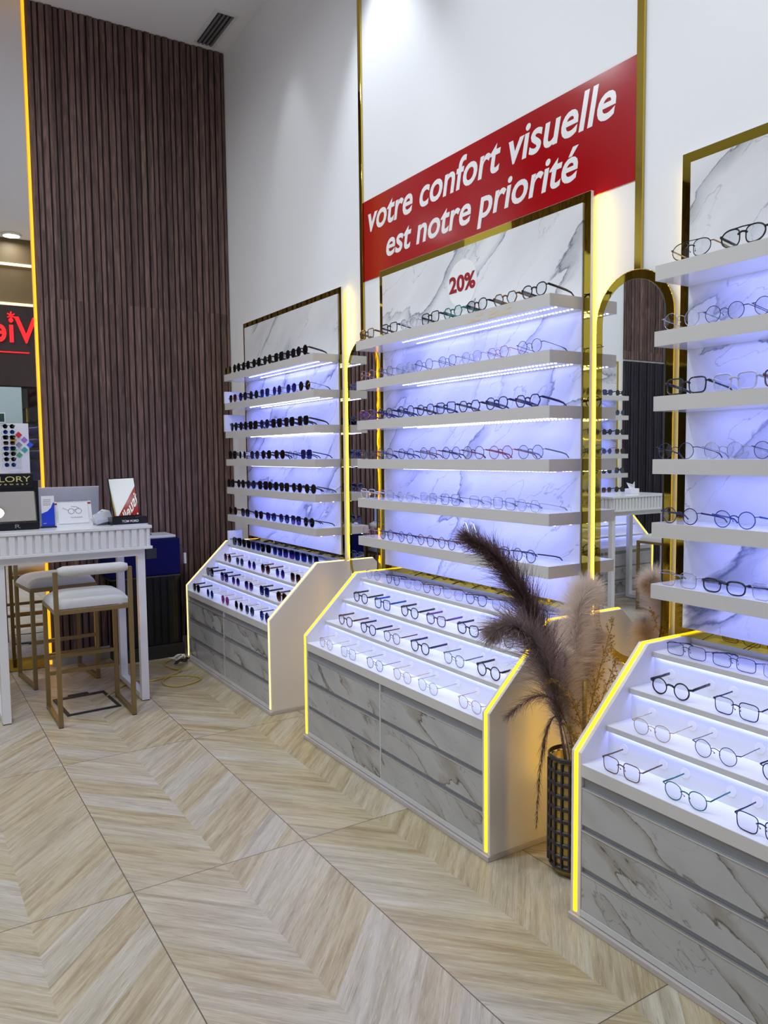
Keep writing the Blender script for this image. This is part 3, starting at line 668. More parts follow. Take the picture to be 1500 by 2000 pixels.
# ---------------------------------------------------------------- glasses
def outline(shape, n=28):
    pts = []
    P_ = {'round': (.0235, .0225, 2.0), 'panto': (.0245, .0215, 2.25), 'square': (.0260, .0215, 3.8), 'rect': (.0275, .0185, 4.0), 'hex': (.0250, .0215, 2), 'oct': (.0255, .0235, 2),
          'aviator': (.0270, .0225, 2.4), 'cat': (.0260, .0200, 2.6), 'browline': (.0265, .0180, 2.8)}[shape]
    a_, b_, e = P_
    for k in range(n):
        th = 2*PI*k/n; c, s = math.cos(th), math.sin(th)
        if shape in ('hex', 'oct'):
            m = 6 if shape == 'hex' else 8; ph = PI/m if shape == 'oct' else 0
            q = ((th+ph) % (2*PI/m)) - PI/m
            rr_ = min(1.0/max(math.cos(q), .5)*math.cos(PI/m)*1.08, 1.02)
            x, z = a_*rr_*c, b_*rr_*s
        else:
            x = a_*math.copysign(abs(c)**(2/e), c); z = b_*math.copysign(abs(s)**(2/e), s)
        u = z/b_
        if shape in ('panto', 'square', 'browline'): x *= 1+.07*u
        if shape == 'aviator': x += -.004*u*u + .002*(u < 0)*u; x *= 1+.05*u; z += .0*u
        if shape == 'cat': z += .0055*max(0, x/a_)*max(0, u); x *= 1+.06*u
        pts.append((x, z))
    return pts
cache = {}
def gl_parts(style, pose):
    key = (style, pose)
    if key in cache: return cache[key]
    p = style.split('_'); cf, shape = p[0], p[1]; lens = p[2] if len(p) > 2 else 'clear'
    kind = 'thick'
    for sfx in ('wire', 'thin'):
        if cf.endswith(sfx): kind = sfx; cf = cf[:-4]
    temple_c = cf
    if cf == 'brown': cf = temple_c = 'tortoise'
    if cf == 'blackgold': cf, temple_c, kind = 'black', 'gold', 'thin'
    rim = {'thick': (.0024, .0022), 'thin': (.0014, .0015), 'wire': (.0009, .0009)}[kind]
    o = outline(shape); zb = max(-min(z for x, z in o)+rim[0], .02); cxl = .0265 + .0085 + (.001 if kind == 'thick' else 0)
    if shape in ('rect',): cxl += .001
    fb = B()
    for s in (-1, 1):
        pts = [(s*(cxl+x), .0012*abs(x+.01)/.03, z+zb) for x, z in o]
        if kind == 'wire': fb.tube(pts, .0010, 5, closed=True)
        else: fb.tube(pts, [(rim[0], rim[1])]*len(pts), 4, closed=True, flat=(1e-4, 0, 1e-4) if False else None)
        # end piece
        ex = cxl+max(x for x, z in o)
        ze = zb+.010
        fb.bar((s*(ex-.002), 0.0, ze), (s*.0685, .004, ze+.001), .004 if kind == 'thick' else .002, .005 if kind == 'thick' else .0022)
        if shape == 'browline':
            top = sorted([(s*(cxl+x), .0, z+zb) for x, z in o if z > .008], key=lambda q: q[0]); fb.tube(top, .0030, 6)
        if kind != 'thick':
            fb.tube([(s*(cxl-.0225), .001, zb+.002), (s*(cxl-.0265), .006, zb-.002), (s*(cxl-.0275), .008, zb-.006)], [.0006, .0006, .0018], 5)
    zt = zb+.008
    ix = cxl-.0225
    fb.tube([(-ix, 0, zt-.002), (-ix*.5, -.0015, zt+.002), (0, -.002, zt+.003), (ix*.5, -.0015, zt+.002), (ix, 0, zt-.002)],
            {'thick': .0030, 'thin': .0018, 'wire': .0010}[kind], 6)
    if shape == 'aviator': fb.tube([(-cxl, 0, zb+.022), (0, -.001, zb+.0235), (cxl, 0, zb+.022)], .0013 if kind != 'thick' else .002, 6)
    ms = {'front': fb.mesh('frame_front', FR[cf], True)}
    for s in (-1, 1):
        lb = B(); n = len(o); k_ = .96
        vs = []
        for y in (.0004, .0016):
            vs += [(s*(cxl+x*k_), y, zb+z*k_) for x, z in o] + [(s*cxl, y-.0012, zb)]
        fs = [(i, (i+1) % n, n) for i in range(n)] + [(n+1+(i+1) % n, n+1+i, 2*n+1) for i in range(n)] + [(i, n+1+i, n+1+(i+1) % n, (i+1) % n) for i in range(n)]
        lb.add(vs, fs); ms['lens%d' % s] = lb.mesh('lens', LENS[lens], False)
        ze = zb+.011; tb = B()
        if pose == 'shelf':
            path = [(s*.0685, .004, ze), (s*.069, .04, ze-.006), (s*.0685, .085, ze-.014), (s*.067, .108, ze-.020), (s*.066, .122, .0035)]
        else:
            path = [(s*.0685, .004, ze), (s*.0665, .04, ze+.001), (s*.066, .06, ze+.002), (s*.066, .084, ze+.003)]
        hh = {'thick': (.0016, .0042), 'thin': (.0010, .0024), 'wire': (.0009, .0011)}[kind]
        rs = [hh]*(len(path)-2)+[(max(hh[0], .0014), max(hh[1]*.8, .0026))]*2
        if pose == 'step': rs = [hh]*len(path)
        tb.tube(path, rs, 6, flat=(1, 0, 0)); ms['temple%d' % s] = tb.mesh('temple', FR[temple_c], True)
    S = 1.27 if len(p) > 2 else 1.12
    for me in ms.values(): me.transform(Matrix.Diagonal((1.12 if pose == 'step' else min(S, 1.2), 1.12, S, 1)))
    cache[key] = ms; return ms
CN = {'brown': 'brown', 'blackgold': 'black and gold', 'clear': 'clear', 'white': 'white', 'grey': 'grey'}
SHN = {'round': 'round', 'panto': 'rounded', 'square': 'square', 'rect': 'rectangular', 'hex': 'angular', 'oct': 'octagonal', 'aviator': 'double-bridge', 'cat': 'upswept', 'browline': 'half-rim'}
def glasses(style, loc, rz, pose, where, group, parts=True, short=False):
    p = style.split('_'); cf = p[0]; kind = ''
    for sfx, wd in (('wire', 'wire'), ('thin', 'thin')):
        if cf.endswith(sfx): kind = wd+' '; cf = cf[:-4]
    sun = len(p) > 2
    nm = 'sunglasses' if sun else 'eyeglasses'
    cn = {'blackgold': 'black and gold'}.get(cf, cf)
    lab = '%s %s%s %s, %s' % (cn, kind, SHN[p[1]], nm, where)
    t = thing(nm, lab, nm, loc, rz, group); ms = gl_parts(style, pose)
    for k, n_ in (('front', 'frame_front'), ('lens-1', 'lens'), ('lens1', 'lens'), ('temple-1', 'temple'), ('temple1', 'temple')):
        o = bpy.data.objects.new(n_, ms[k]); col.objects.link(o); o.parent = t
    return t
ORD = ['first', 'second', 'third', 'fourth', 'fifth', 'sixth', 'seventh', 'eighth', 'ninth']
SHN_ = ['top shelf', 'second shelf', 'third shelf', 'fourth shelf', 'fifth shelf', 'lowest shelf']
STN_ = ['bottom step', 'second step up', 'third step up', 'topmost step']
for s_ in ('middle', 'left', 'right'):
    for ri, row in enumerate(GL[s_]):
        for i, (y, style) in enumerate(row):
            jit = rnd.uniform(-.10, .10); ord_ = ORD[i]
            if ri < 6:
                wh = "%s from left on the %s unit's %s" % (ord_, s_, SHN_[ri]); g_ = "glasses on the %s unit's %s" % (s_, SHN_[ri])
                glasses(style, (-.272+rnd.uniform(-.003, .003), y, SHELF_Z[ri]+.0004), R(-90)+jit*.5, 'shelf', wh, g_)
            else:
                k = ri-6; x, z = STEPS[k]; wh = "%s from left on the %s unit's %s" % (ord_, s_, STN_[k]); g_ = "glasses on the %s unit's %s" % (s_, STN_[k])
                if k < 3: glasses(style, (x+.024, y, z+.0004), R(-90)+jit*.10, 'step', wh, g_)
                else: glasses(style, (x+.020, y, z+.0004), R(-90)+jit*.6, 'shelf', wh, g_)
# sunglasses on the back wall unit (seen only in the mirror)
BS = ['black_round_dark', 'navywire_round_blue', 'black_square_dark', 'goldwire_square_brown', 'navy_square_blue', 'black_panto_dark']
for k in range(6):
    for i in range(7):
        glasses(BS[(i*2+k) % 6], (BW[0]-.16-i*.2, BW[1]-.272, SHELF_Z[k]+.0004), 0, 'shelf', "%s from left on the back wall unit's %s" % (ORD[i], SHN_[k]), "glasses on the back wall unit's %s" % SHN_[k])

# white brand blocks beside the left shelves
def block(loc, sx, sy, sz, txt, tw, th_, label, mat=None, tm=None):
    t = thing('display_block', label, 'display block', loc)
    B().box(-sx/2, sx/2, -sy/2, sy/2, 0, sz).build('block', mat or MT['white'], t, bevel=.0015)
    text(txt, t, tm or MT['ink'], (-tw/2, -sy/2-.0008, sz*.35), FACE_FRONT, tw, th_, bold=.01, depth=.0005)
    return t
block((-.215, 5.555, SHELF_Z[1]+.0005), .135, .018, .088, 'etnia C', .08, .016, 'white block with small red lettering at the far end of the second left shelf', tm=MT['textred'])
block((-.205, 5.562, SHELF_Z[2]+.0005), .16, .026, .125, 'KALEOS', .085, .020, 'large white block with black lettering at the far end of the third left shelf')
block((-.24, 5.522, STEPS[3][1]+.0005), .11, .02, .105, 'VANESSA BRUNO', .09, .012, 'cream block with bold black lettering on the top step under the left shelves', mat=MT['paper'])

# ---------------------------------------------------------------- counter, stools
def counter(loc, rz, wdt, dep, label):
    t = thing('counter_table', label, 'table', loc, rz, 'white fluted counter tables')
    h = 1.085; a, b = -wdt/2, wdt/2
    B().box(a-.018, b+.018, -.018, dep+.012, h-.018, h).build('tabletop', MT['white'], t, bevel=.002)
    ap = B(); ap.box(a, b, 0, dep, .960, h-.0185); ap.build('apron', MT['white'], t, bevel=.001)
    fl = B(); x = a; k = 0
    while x < b-.01:
        e = min(x+.031, b); fl.box(x, e, -.0115, -.0002, .9605, h-.019); x += .0445; k += 1
    y = 0.006
    while y < dep-.01:
        e = min(y+.031, dep)
        for xx in (a-.0115, b+.0002): fl.box(xx, xx+.0113, y, e, .9605, h-.019)
        y += .0445
    fl.build('fluting', MT['white'], t, bevel=.0008)
    B().box(a-.018, b+.018, -.018, dep+.012, .942, .9595).build('lower_moulding', MT['white'], t, bevel=.002)
    rl = B(); rl.box(a+.02, b-.02, .02, .06, .90, .9415); rl.box(a+.02, b-.02, dep-.06, dep-.02, .90, .9415)
    rl.box(a+.02, a+.06, .0605, dep-.0605, .90, .9415); rl.box(b-.06, b-.02, .0605, dep-.0605, .90, .9415)
    rl.build('rail', MT['white'], t, bevel=.001)
    for x0 in (a+.02, b-.065):
        for y0 in (.02, dep-.065):
            lg = B().box(x0, x0+.045, y0, y0+.045, .004, .8995).build('leg', MT['white'], t, bevel=.0015)
            B().box(x0, x0+.045, y0, y0+.045, .0, .0038).build('foot_pad', MT['matblack'], lg)
    for x0 in (a+.02, b-.065): B().box(x0, x0+.045, .066, dep-.066, .004, .040).build('floor_rail', MT['white'], t, bevel=.001)
    return t
counter((-1.530, 4.735, 0), 0, .86, .60, 'tall white counter table with fluted apron in front of the walnut slats')
def stool(loc, rz, label):
    t = thing('bar_stool', label, 'stool', loc, rz, 'bronze bar stools')
    hw, hd = .20, .20; s = .024
    fr = B()
    for x in (-hw, hw):
        lg = B().box(x-s/2, x+s/2, -hd-s/2, -hd+s/2, .004, .872).build('leg', MT['brass'], t, bevel=.001)
        lg = B().box(x-s/2, x+s/2, hd-s/2, hd+s/2, .004, .634).build('leg', MT['brass'], t, bevel=.001)
        B().box(x-s/2+.0002, x+s/2-.0002, -hd+s/2+.0002, hd-s/2-.0002, .004, .026).build('floor_runner', MT['brass'], t, bevel=.001)
        B().box(x-s/2+.0002, x+s/2-.0002, -hd+s/2+.0002, hd-s/2-.0002, .634, .658).build('seat_rail', MT['brass'], t, bevel=.001)
    B().box(-hw-s/2, hw+s/2, hd-s/2, hd+s/2, .6345, .658).build('seat_rail', MT['brass'], t, bevel=.001)
    B().box(-hw+s/2, hw-s/2, -hd-s/2, -hd+s/2, .634, .658).build('seat_rail', MT['brass'], t, bevel=.001)
    for z in (.295, .200): B().box(-hw+s/2+.0002, hw-s/2-.0002, hd-s/2+.001, hd+s/2-.001, z, z+.022).build('footrest', MT['brass'], t, bevel=.001)
    for x in (-hw, hw):
        for y in (-hd, hd): B().box(x-s/2, x+s/2, y-s/2, y+s/2, 0, .0038).build('foot_pad', MT['matblack'], t)
    # cushion: rounded slab
    c = B(); nx, ny = 14, 14
    def zt(u, v):
        e = (1-abs(u)**5)*(1-abs(v)**5); return .6585+.072*max(e, 0)**.45
    vs = []
    for i in range(nx+1):
        for j in range(ny+1):
            u = math.sin((i/nx-.5)*PI); v_ = math.sin((j/ny-.5)*PI)
            vs.append((u*(hw+s/2-.002), v_*(hd-s/2-.004)*1.0+.008, zt(u, v_)))
    n = (nx+1)*(ny+1); vs += [(x, y, .6585) for x, y, z in vs]
    fs = []
    for i in range(nx):
        for j in range(ny):
            q = i*(ny+1)+j; fs.append((q, q+ny+1, q+ny+2, q+1)); fs.append((n+q, n+q+1, n+q+ny+2, n+q+ny+1))
    c.add(vs, fs); c.build('seat_cushion', MT['fabric'], t, smooth=True)
    # back roll
    pts = [(-hw+s/2+.001+(2*hw-s-.002)*k/12, -hd-.002+.0*k, .872) for k in range(13)]
    rs = [.020]+[.030]*11+[.020]
    B().tube(pts, rs, 16).build('back_roll', MT['fabric'], t, smooth=True)
    return t
stool((-1.472, 4.730, 0), 0, 'pale cushioned bronze bar stool in front of the counter, its back roll facing us')
stool((-1.500, 5.605, 0), R(180)+R(6), 'pale cushioned bronze bar stool tucked behind the counter by the slats')

# things on the counter
ZT = 1.0855
tm = thing('counter_mirror', 'black framed tilted counter mirror on a low base, right end of the counter', 'mirror', (-1.185, 4.855, ZT), R(2.4))
B().box(-.108, .108, -.035, .065, 0, .046).build('base', MT['black'], tm, bevel=.002)
text('TOM FORD', tm, MT['textwhite'], (-.05, -.0358, .016), FACE_FRONT, .10, .014, bold=.01, depth=.0006)
B().box(-.108, .108, -.037, -.0355, 0, .004).build('metal_trim', MT['alu'], tm)
B().box(-.082, .082, -.004, .004, 0, .245).build('frame', MT['black'], tm, bevel=.001)
B().box(-.076, .076, -.0062, -.0042, .006, .239).build('mirror_glass', MT['mirror'], tm)
for o in tm.children:
    if o.name.startswith(('frame', 'mirror_glass')): o.location = (-.012, -.005, .050); o.rotation_euler = (R(-17.9), R(-1.5), R(1.3))
gm = thing('counter_mirror', 'wide black counter mirror with gold lettered header, left end of the counter', 'mirror', (-1.835, 4.93, ZT), R(-3))
B().box(-.135, .145, -.05, .05, 0, .045).build('base', MT['black'], gm, bevel=.002)
text('R', gm, MT['vent'], (.02, -.0508, .012), FACE_FRONT, .03, .022, bold=.02, depth=.0006)
B().box(-.135, .14, -.005, .005, 0, .228).build('frame', MT['black'], gm, bevel=.001)
B().box(-.130, .133, -.0072, -.0052, .004, .222).build('mirror_glass', MT['mirror'], gm)
B().box(-.135, .132, .010, .018, .24, .325).build('header', MT['black'], gm, bevel=.006)
text('GLORY', gm, MT['textgold'], (-.098, .0092, .276), FACE_FRONT, .215, .032, bold=.0, depth=.0006, name='lettering', label='pale gold capital letters')
text('eyewear', gm, MT['textgold'], (-.075, .0092, .254), FACE_FRONT, .18, .012, depth=.0006, spacing=1.8)
B().box(-.10, .158, .019, .030, 0, .285).build('back_board', MT['black'], gm, bevel=.003)
for o in gm.children:
    if o.name.startswith(('frame', 'mirror_glass')): o.location = (0, -.042, .046); o.rotation_euler = (R(-21.6), 0, 0)
bh = thing('leaflet_holder', 'upright leaflet holder with blue and white brochures beside the lettered mirror', 'leaflet holder', (-1.628, 4.935, ZT), R(2))
B().box(-.042, .042, -.012, .035, 0, .008).build('base', MT['matblack'], bh, bevel=.001)
B().box(-.038, .034, .0, .008, .0085, .188).build('brochure', MT['paper'], bh)
cur = [(-.038, .0085), (.034, .0085), (.034, .150), (.026, .145), (.015, .118), (-.005, .098), (-.038, .085)]
B().prism(cur, 'y', -.0008, -.0001).build('blue_print', MT['bluepaper'], bh)
ln = B()
for k in range(4): ln.box(-.028, .014, -.0008, -.0001, .135+k*.01, .137+k*.01)
ln.build('printed_lines', MT['vent'], bh)
text('optic', bh, MT['textwhite'], (-.030, -.0009, .022), FACE_FRONT, .018, .008, depth=.0003, name='lettering')
B().box(.0365, .0415, -.008, .03, .0085, .13).build('acrylic_side', MT['glass'], bh)
cl = thing('desk_calendar', 'white spiral-bound desk calendar printed with a pair of glasses, on the counter', 'calendar', (-1.485, 4.985, ZT), R(2))
tri = [(-.045, 0), (-.043, 0), (.0015, .144), (.0, .150), (-.0015, .144)]
B().prism([(-.045, 0), (-.0425, 0), (.001, .148), (-.0015, .148)], 'x', -.108, .108).build('front_board', MT['paper'], cl)
B().prism([(.045, 0), (.0425, 0), (.0012, .147), (.0032, .147)], 'x', -.108, .108).build('back_board', MT['paper'], cl)
tilt = math.atan2(.0435, .148)
pg = B().box(-.088, .086, -.006, -.001, .018, .142).build('page_block', MT['paper'], cl); pg.location = (0, -.045, 0); pg.rotation_euler = (-tilt, 0, 0)
rd = B(); rd.box(-.106, -.088, -.0016, -.0002, .136, .146); rd.box(.088, .106, -.0016, -.0002, .136, .146)
ro = rd.build('red_corner', MT['textred'], cl); ro.location = (0, -.045, 0); ro.rotation_euler = (-tilt, 0, 0)
wr = B()
for k in range(22):
    x = -.086+k*.0082; wr.tube([(x+.0035*0, .006*math.cos(a), .148+.006*math.sin(a)) for a in [2*PI*i/8 for i in range(8)]], .0009, 4, closed=True)
wr.build('spiral_binding', MT['vent'], cl)
dr = B()
for cx_ in (-.012, .03): dr.tube([(cx_+.017*math.cos(a), -.0064, .092+.016*math.sin(a)) for a in [2*PI*i/20 for i in range(20)]], .0011, 4, closed=True)
dr.tube([(.004, -.0064, .098), (.009, -.0064, .101), (.014, -.0064, .098)], .0011, 4)
dr.tube([(-.029, -.0064, .098), (-.058, -.0064, .114), (-.060, -.0064, .106)], .0009, 4)
dr.tube([(.046, -.0064, .10), (.02, -.0064, .118), (-.01, -.0064, .122)], .0009, 4)
do = dr.build('printed_glasses', MT['ink'], cl); do.location = (0, -.045, 0); do.rotation_euler = (-tilt, 0, 0)
tx = text('Technoptic', cl, MT['vent'], (-.02, -.052, .052), (R(90)-tilt, 0, 0), .07, .009, depth=.0004)
tx.location = (-.02, -.0395, .049)
lp = thing('laptop', 'open silver laptop seen from behind, standing at the back of the counter', 'laptop', (-1.485, 5.10, ZT), R(1))
B().box(-.178, .178, -.0, .22, 0, .014).build('keyboard_base', MT['silver'], lp, bevel=.004)
ld = B().box(-.178, .178, -.006, 0, .0, .222).build('screen_lid', MT['silver'], lp, bevel=.0025); ld.location = (0, .006, .0145); ld.rotation_euler = (R(-8)*-1, 0, 0)
ch = thing('card_holder', 'clear card holder with fanned grey leaflets between calendar and small mirror', 'card holder', (-1.315, 4.922, ZT), R(8))
B().box(-.055, .045, -.03, .03, 0, .004).build('base', MT['glass'], ch)
B().box(-.055, .045, -.032, -.029, 0, .035).build('front_lip', MT['glass'], ch)
for k in range(6):
    o = B().box(-.05, .05, -.001, .001, 0, .065).build('leaflet', MT['paper'] if k % 2 else MT['silver'], ch)
    o.location = (0, -.018+k*.007, .016+k*.001); o.rotation_euler = (R(-20-3*k), R(-10-5*k), 0)
B().box(-.01, .035, .03, .034, .0, .085).build('green_card', pbr('pale_green_card', (.55, .72, .66), .5, noise=.03), ch)

# ---------------------------------------------------------------- blue machine on black stand
bs = thing('black_stand', 'black glossy cabinet standing on the floor under the blue machine', 'cabinet', (-.845, 5.69, 0))
B().box(-.245, .25, 0, .245, .0, .10).build('plinth', MT['matblack'], bs, bevel=.002)
B().box(-.235, .24, .01, .245, .1005, .624).build('body', pbr('black_glass_front', (.004, .004, .006), .2, spec=.25, noise=.2), bs, bevel=.003)
fl = B()
for k in range(9): fl.box(-.225+k*.052, -.190+k*.052, .004, .0098, .11, .615)
fl.build('fluted_front', MT['black'], bs)
bm = thing('lens_machine', 'dark blue boxy machine with pale lid on the black stand, right of the counter', 'machine', (-.865, 5.60, .6245))
B().box(-.275, .225, 0, .30, .0, .012).build('base', MT['matblack'], bm, bevel=.002)
B().box(-.28, .23, 0, .305, .0125, .278).build('housing', MT['bluebox'], bm, bevel=.012, seg=3)
B().box(-.262, .21, .03, .29, .2785, .300).build('lid', MT['edge'], bm, bevel=.006)
B().box(-.20, .02, .05, .20, .3005, .303).build('lid_recess', MT['vent'], bm)
B().tube([(-.03, .06, .304), (-.01, .08, .318), (.03, .10, .318), (.05, .11, .304)], .005, 8).build('handle', MT['matblack'], bm, smooth=True)
B().box(-.02, .055, -.0015, -.0002, .14, .215).build('dark_window', MT['matblack'], bm)
B().lathe([(.012, 0), (.012, .02), (.0, .022)], (-.15, .05, .3035), 12, True).build('knob', MT['chrome'], bm, smooth=True)
# cables
tag(B().tube([Vector(p) for p in [(-.628, 5.75, .80), (-.61, 5.72, .84), (-.585, 5.70, .83), (-.583, 5.68, .76), (-.586, 5.66, .60), (-.60, 5.64, .35), (-.62, 5.62, .12), (-.66, 5.6, .01)]], .0035, 6).build('power_cable', MT['matblack'], smooth=True),
    'thin dark power cable dropping from the blue machine to the floor', 'cable')
tag(B().box(-.590, -.572, 5.66, 5.69, .70, .78).build('cable_connector', MT['whitecable'], bevel=.003), 'small white cable plug hanging beside the blue machine', 'plug')
def smooth_path(pts, n=8):
    out = []; P_ = [Vector(p) for p in pts]
    for i in range(len(P_)-1):
        p0, p1, p2, p3 = P_[max(i-1, 0)], P_[i], P_[i+1], P_[min(i+2, len(P_)-1)]
        for k in range(n):
            t = k/n; out.append(.5*((2*p1)+(-p0+p2)*t+(2*p0-5*p1+4*p2-p3)*t*t+(-p0+3*p1-3*p2+p3)*t**3))
    out.append(P_[-1]); return out
yc = smooth_path([(-1.33, 4.96, .0085), (-1.20, 5.12, .0075), (-1.10, 5.20, .0055), (-.998, 5.141, .0055), (-.85, 5.17, .0055), (-.74, 5.10, .0055), (-.71, 5.0, .0055), (-.80, 4.93, .0055), (-.90, 4.915, .0055), (-.955, 5.0, .0055), (-.93, 5.11, .006), (-.83, 5.20, .012), (-.77, 5.26, .012), (-.80, 5.38, .0055), (-.81, 5.50, .0055), (-.75, 5.58, .0055), (-.67, 5.62, .0055)])
tag(B().tube(yc, .0045, 6).build('floor_cable', MT['cable'], smooth=True), 'yellow cable looping across the floor from the stand to the floor box', 'cable')
for k, (m_, nm_) in enumerate(((MT['whitecable'], 'white'), (MT['matblack'], 'black'))):
    pts = []
    for i in range(26):
        a = i*.62; pts.append((-.69+.055*math.cos(a)*(1+.3*math.sin(i*1.7+k)), 5.57+.04*math.sin(a*1.1+k)-.11*k, .012+.022*abs(math.sin(i*.9+k*2))))
    tag(B().tube(smooth_path(pts, 4), .0038, 6).build('cable_bundle', m_, smooth=True), '%s cable tangle on the floor between the black stand and left cabinet' % nm_, 'cable')
# floor box
fb_ = thing('floor_box_cover', 'black framed floor box cover with tile inlay, lying under the counter', 'floor box', (-1.463, 4.90, .0005), R(3))
f2 = B(); f2.box(-.155, .155, -.185, -.165, 0, .008); f2.box(-.155, .155, .145, .185, 0, .008); f2.box(-.155, -.135, -.165, .145, 0, .008); f2.box(.135, .155, -.165, .145, 0, .008)
f2.build('frame', MT['matblack'], fb_, bevel=.001); B().box(-.06, .06, .185, .215, 0, .010).build('tab', MT['matblack'], fb_, bevel=.001)
B().box(-.1348, .1348, -.1648, .1448, 0, .004).build('tile_inlay', MT['floor'], fb_)

# ---------------------------------------------------------------- vase and dried plants
VX, VY = -.400, 1.925
va = thing('floor_vase', 'tall dark bronze lattice vase on the floor between middle and right cabinets', 'vase', (VX, VY, 0))
B().lathe([(.052, 0), (.060, .004), (.074, .035), (.077, .06), (.077, .40), (.074, .415), (.066, .415), (.066, .05), (.02, .04)], n=40).build('body', MT['vasegold'], va, smooth=True)
la = B()
for z in [.035+.0435*k for k in range(10)]:
    r0 = .079 if z > .05 else .075
    la.lathe([(r0, z-.0085), (r0+.005, z-.005), (r0+.005, z+.005), (r0, z+.0085)], n=40, cap=False)
for k in range(18):
    a = 2*PI*k/18; la.bar((.080*math.cos(a), .080*math.sin(a), .04), (.080*math.cos(a), .080*math.sin(a), .415), .0105, .007)
la.lathe([(.053, .0005), (.0765, .036), (.0765, .052)], n=40, cap=False)
la.build('lattice', MT['vase'], va)
def bez(nodes, n=40): return smooth_path(nodes, max(2, n//(len(nodes)-1)))
def plume(name, nodes, t0, n, ln, sprd, mat, label, stem_r=.0022, droop=.3, seed=1, wd=.0007, group='dried stems in the floor vase', tip=.35):
    r_ = random.Random(seed); path = bez(nodes, 60); m = len(path)
    t = thing(name, label, 'dried plant', nodes[0], 0, group); o0 = Vector(nodes[0])
    B().tube([p-o0 for p in path], [stem_r*(1-.6*i/m) for i in range(m)], 6).build('stem', mat, t, smooth=True)
    b = B()
    for k in range(n):
        u = t0+(1-t0)*r_.random()**.9; i = min(int(u*(m-1)), m-2); p = path[i]-o0; d = (path[i+1]-path[i]).normalized()
        v_ = (u-t0)/(1-t0); env = (min(1, v_*4+.3))*(1-v_**2*(1-tip))
        sd = Vector((r_.gauss(0, 1), r_.gauss(0, 1), r_.gauss(0, 1))); sd = (sd-d*sd.dot(d)).normalized()
        L = ln*env*r_.uniform(.45, 1.0); dirv = (d*r_.uniform(.35, 1.0)+sd*sprd*r_.uniform(.3, 1)).normalized()
        pts = []; q = p.copy(); dv = dirv.copy(); sg = 4
        for s in range(sg+1):
            pts.append(q.copy()); q = q+dv*L/sg; dv = (dv+Vector((r_.gauss(0, .10), r_.gauss(0, .10), -droop*.22+r_.gauss(0, .08)))).normalized()
        wv = dv.cross(Vector((r_.gauss(0, 1), r_.gauss(0, 1), r_.gauss(0, 1)))).normalized()
        vs = []
        for s, q in enumerate(pts):
            ww = wd*(1-.75*s/sg); vs += [q+wv*ww, q-wv*ww]
        b.add(vs, [(2*s, 2*s+1, 2*s+3, 2*s+2) for s in range(sg)])
    b.build('plume', mat, t)
    return t
mz = .30
plume('dried_reed_plume', [(VX-.01, VY, mz), (-.455, 1.935, .56), (-.492, 1.945, .74), (-.545, 1.95, .89), (-.628, 1.95, 1.04), (-.73, 1.95, 1.155), (-.845, 1.95, 1.225)], .18, 6500, .20, .42, MT['plumebrown'],
      'tallest dark brown reed plume, arching left over the middle cabinet', .004, .25, 1, .0009)
plume('dried_reed_plume', [(VX-.02, VY-.02, mz), (-.47, 1.90, .50), (-.53, 1.89, .70), (-.62, 1.88, .86), (-.72, 1.88, .935), (-.80, 1.88, .93)], .26, 4200, .19, .62, MT['plumetaupe'],
      'shorter brown reed plume leaning left across the middle cabinet corner', .003, .5, 2, .0008)
plume('dried_reed_plume', [(VX-.03, VY-.03, mz), (-.46, 1.885, .47), (-.52, 1.87, .60), (-.58, 1.86, .58), (-.615, 1.86, .45), (-.632, 1.86, .25)], .45, 330, .075, .25, MT['plumebrown'],
      'thin brown reed hanging down beside the vase', .0016, .9, 3, .0008)
plume('dried_reed_plume', [(VX-.02, VY-.03, mz), (-.45, 1.88, .50), (-.55, 1.86, .66), (-.66, 1.85, .70), (-.78, 1.84, .66)], .35, 420, .10, .5, MT['plumebrown'],
      'wispy brown reed spray reaching left at cabinet corner height', .0016, .7, 4, .0007)
plume('pampas_grass_plume', [(VX, VY+.02, mz), (-.385, 1.95, .58), (-.375, 1.955, .72), (-.348, 1.96, .86), (-.325, 1.96, .965), (-.285, 1.965, 1.0), (-.26, 1.965, .99)], .22, 11000, .135, 1.9, MT['plumebeige'],
      'tall fluffy beige pampas plume in front of the arched mirror', .003, .35, 5, .0006)
plume('pampas_grass_plume', [(VX+.02, VY+.02, mz), (-.34, 1.96, .52), (-.29, 1.965, .66), (-.255, 1.965, .78), (-.23, 1.96, .84)], .22, 9000, .13, 1.9, MT['plumebeige'],
      'lower fluffy beige pampas plume nearest the wall', .003, .4, 6, .0006)
plume('pampas_grass_plume', [(VX, VY, mz), (-.41, 1.92, .50), (-.425, 1.93, .66), (-.43, 1.935, .80)], .22, 5000, .12, 1.8, MT['plumebeige'],
      'short beige pampas plume behind the brown reeds', .003, .4, 7, .0006)
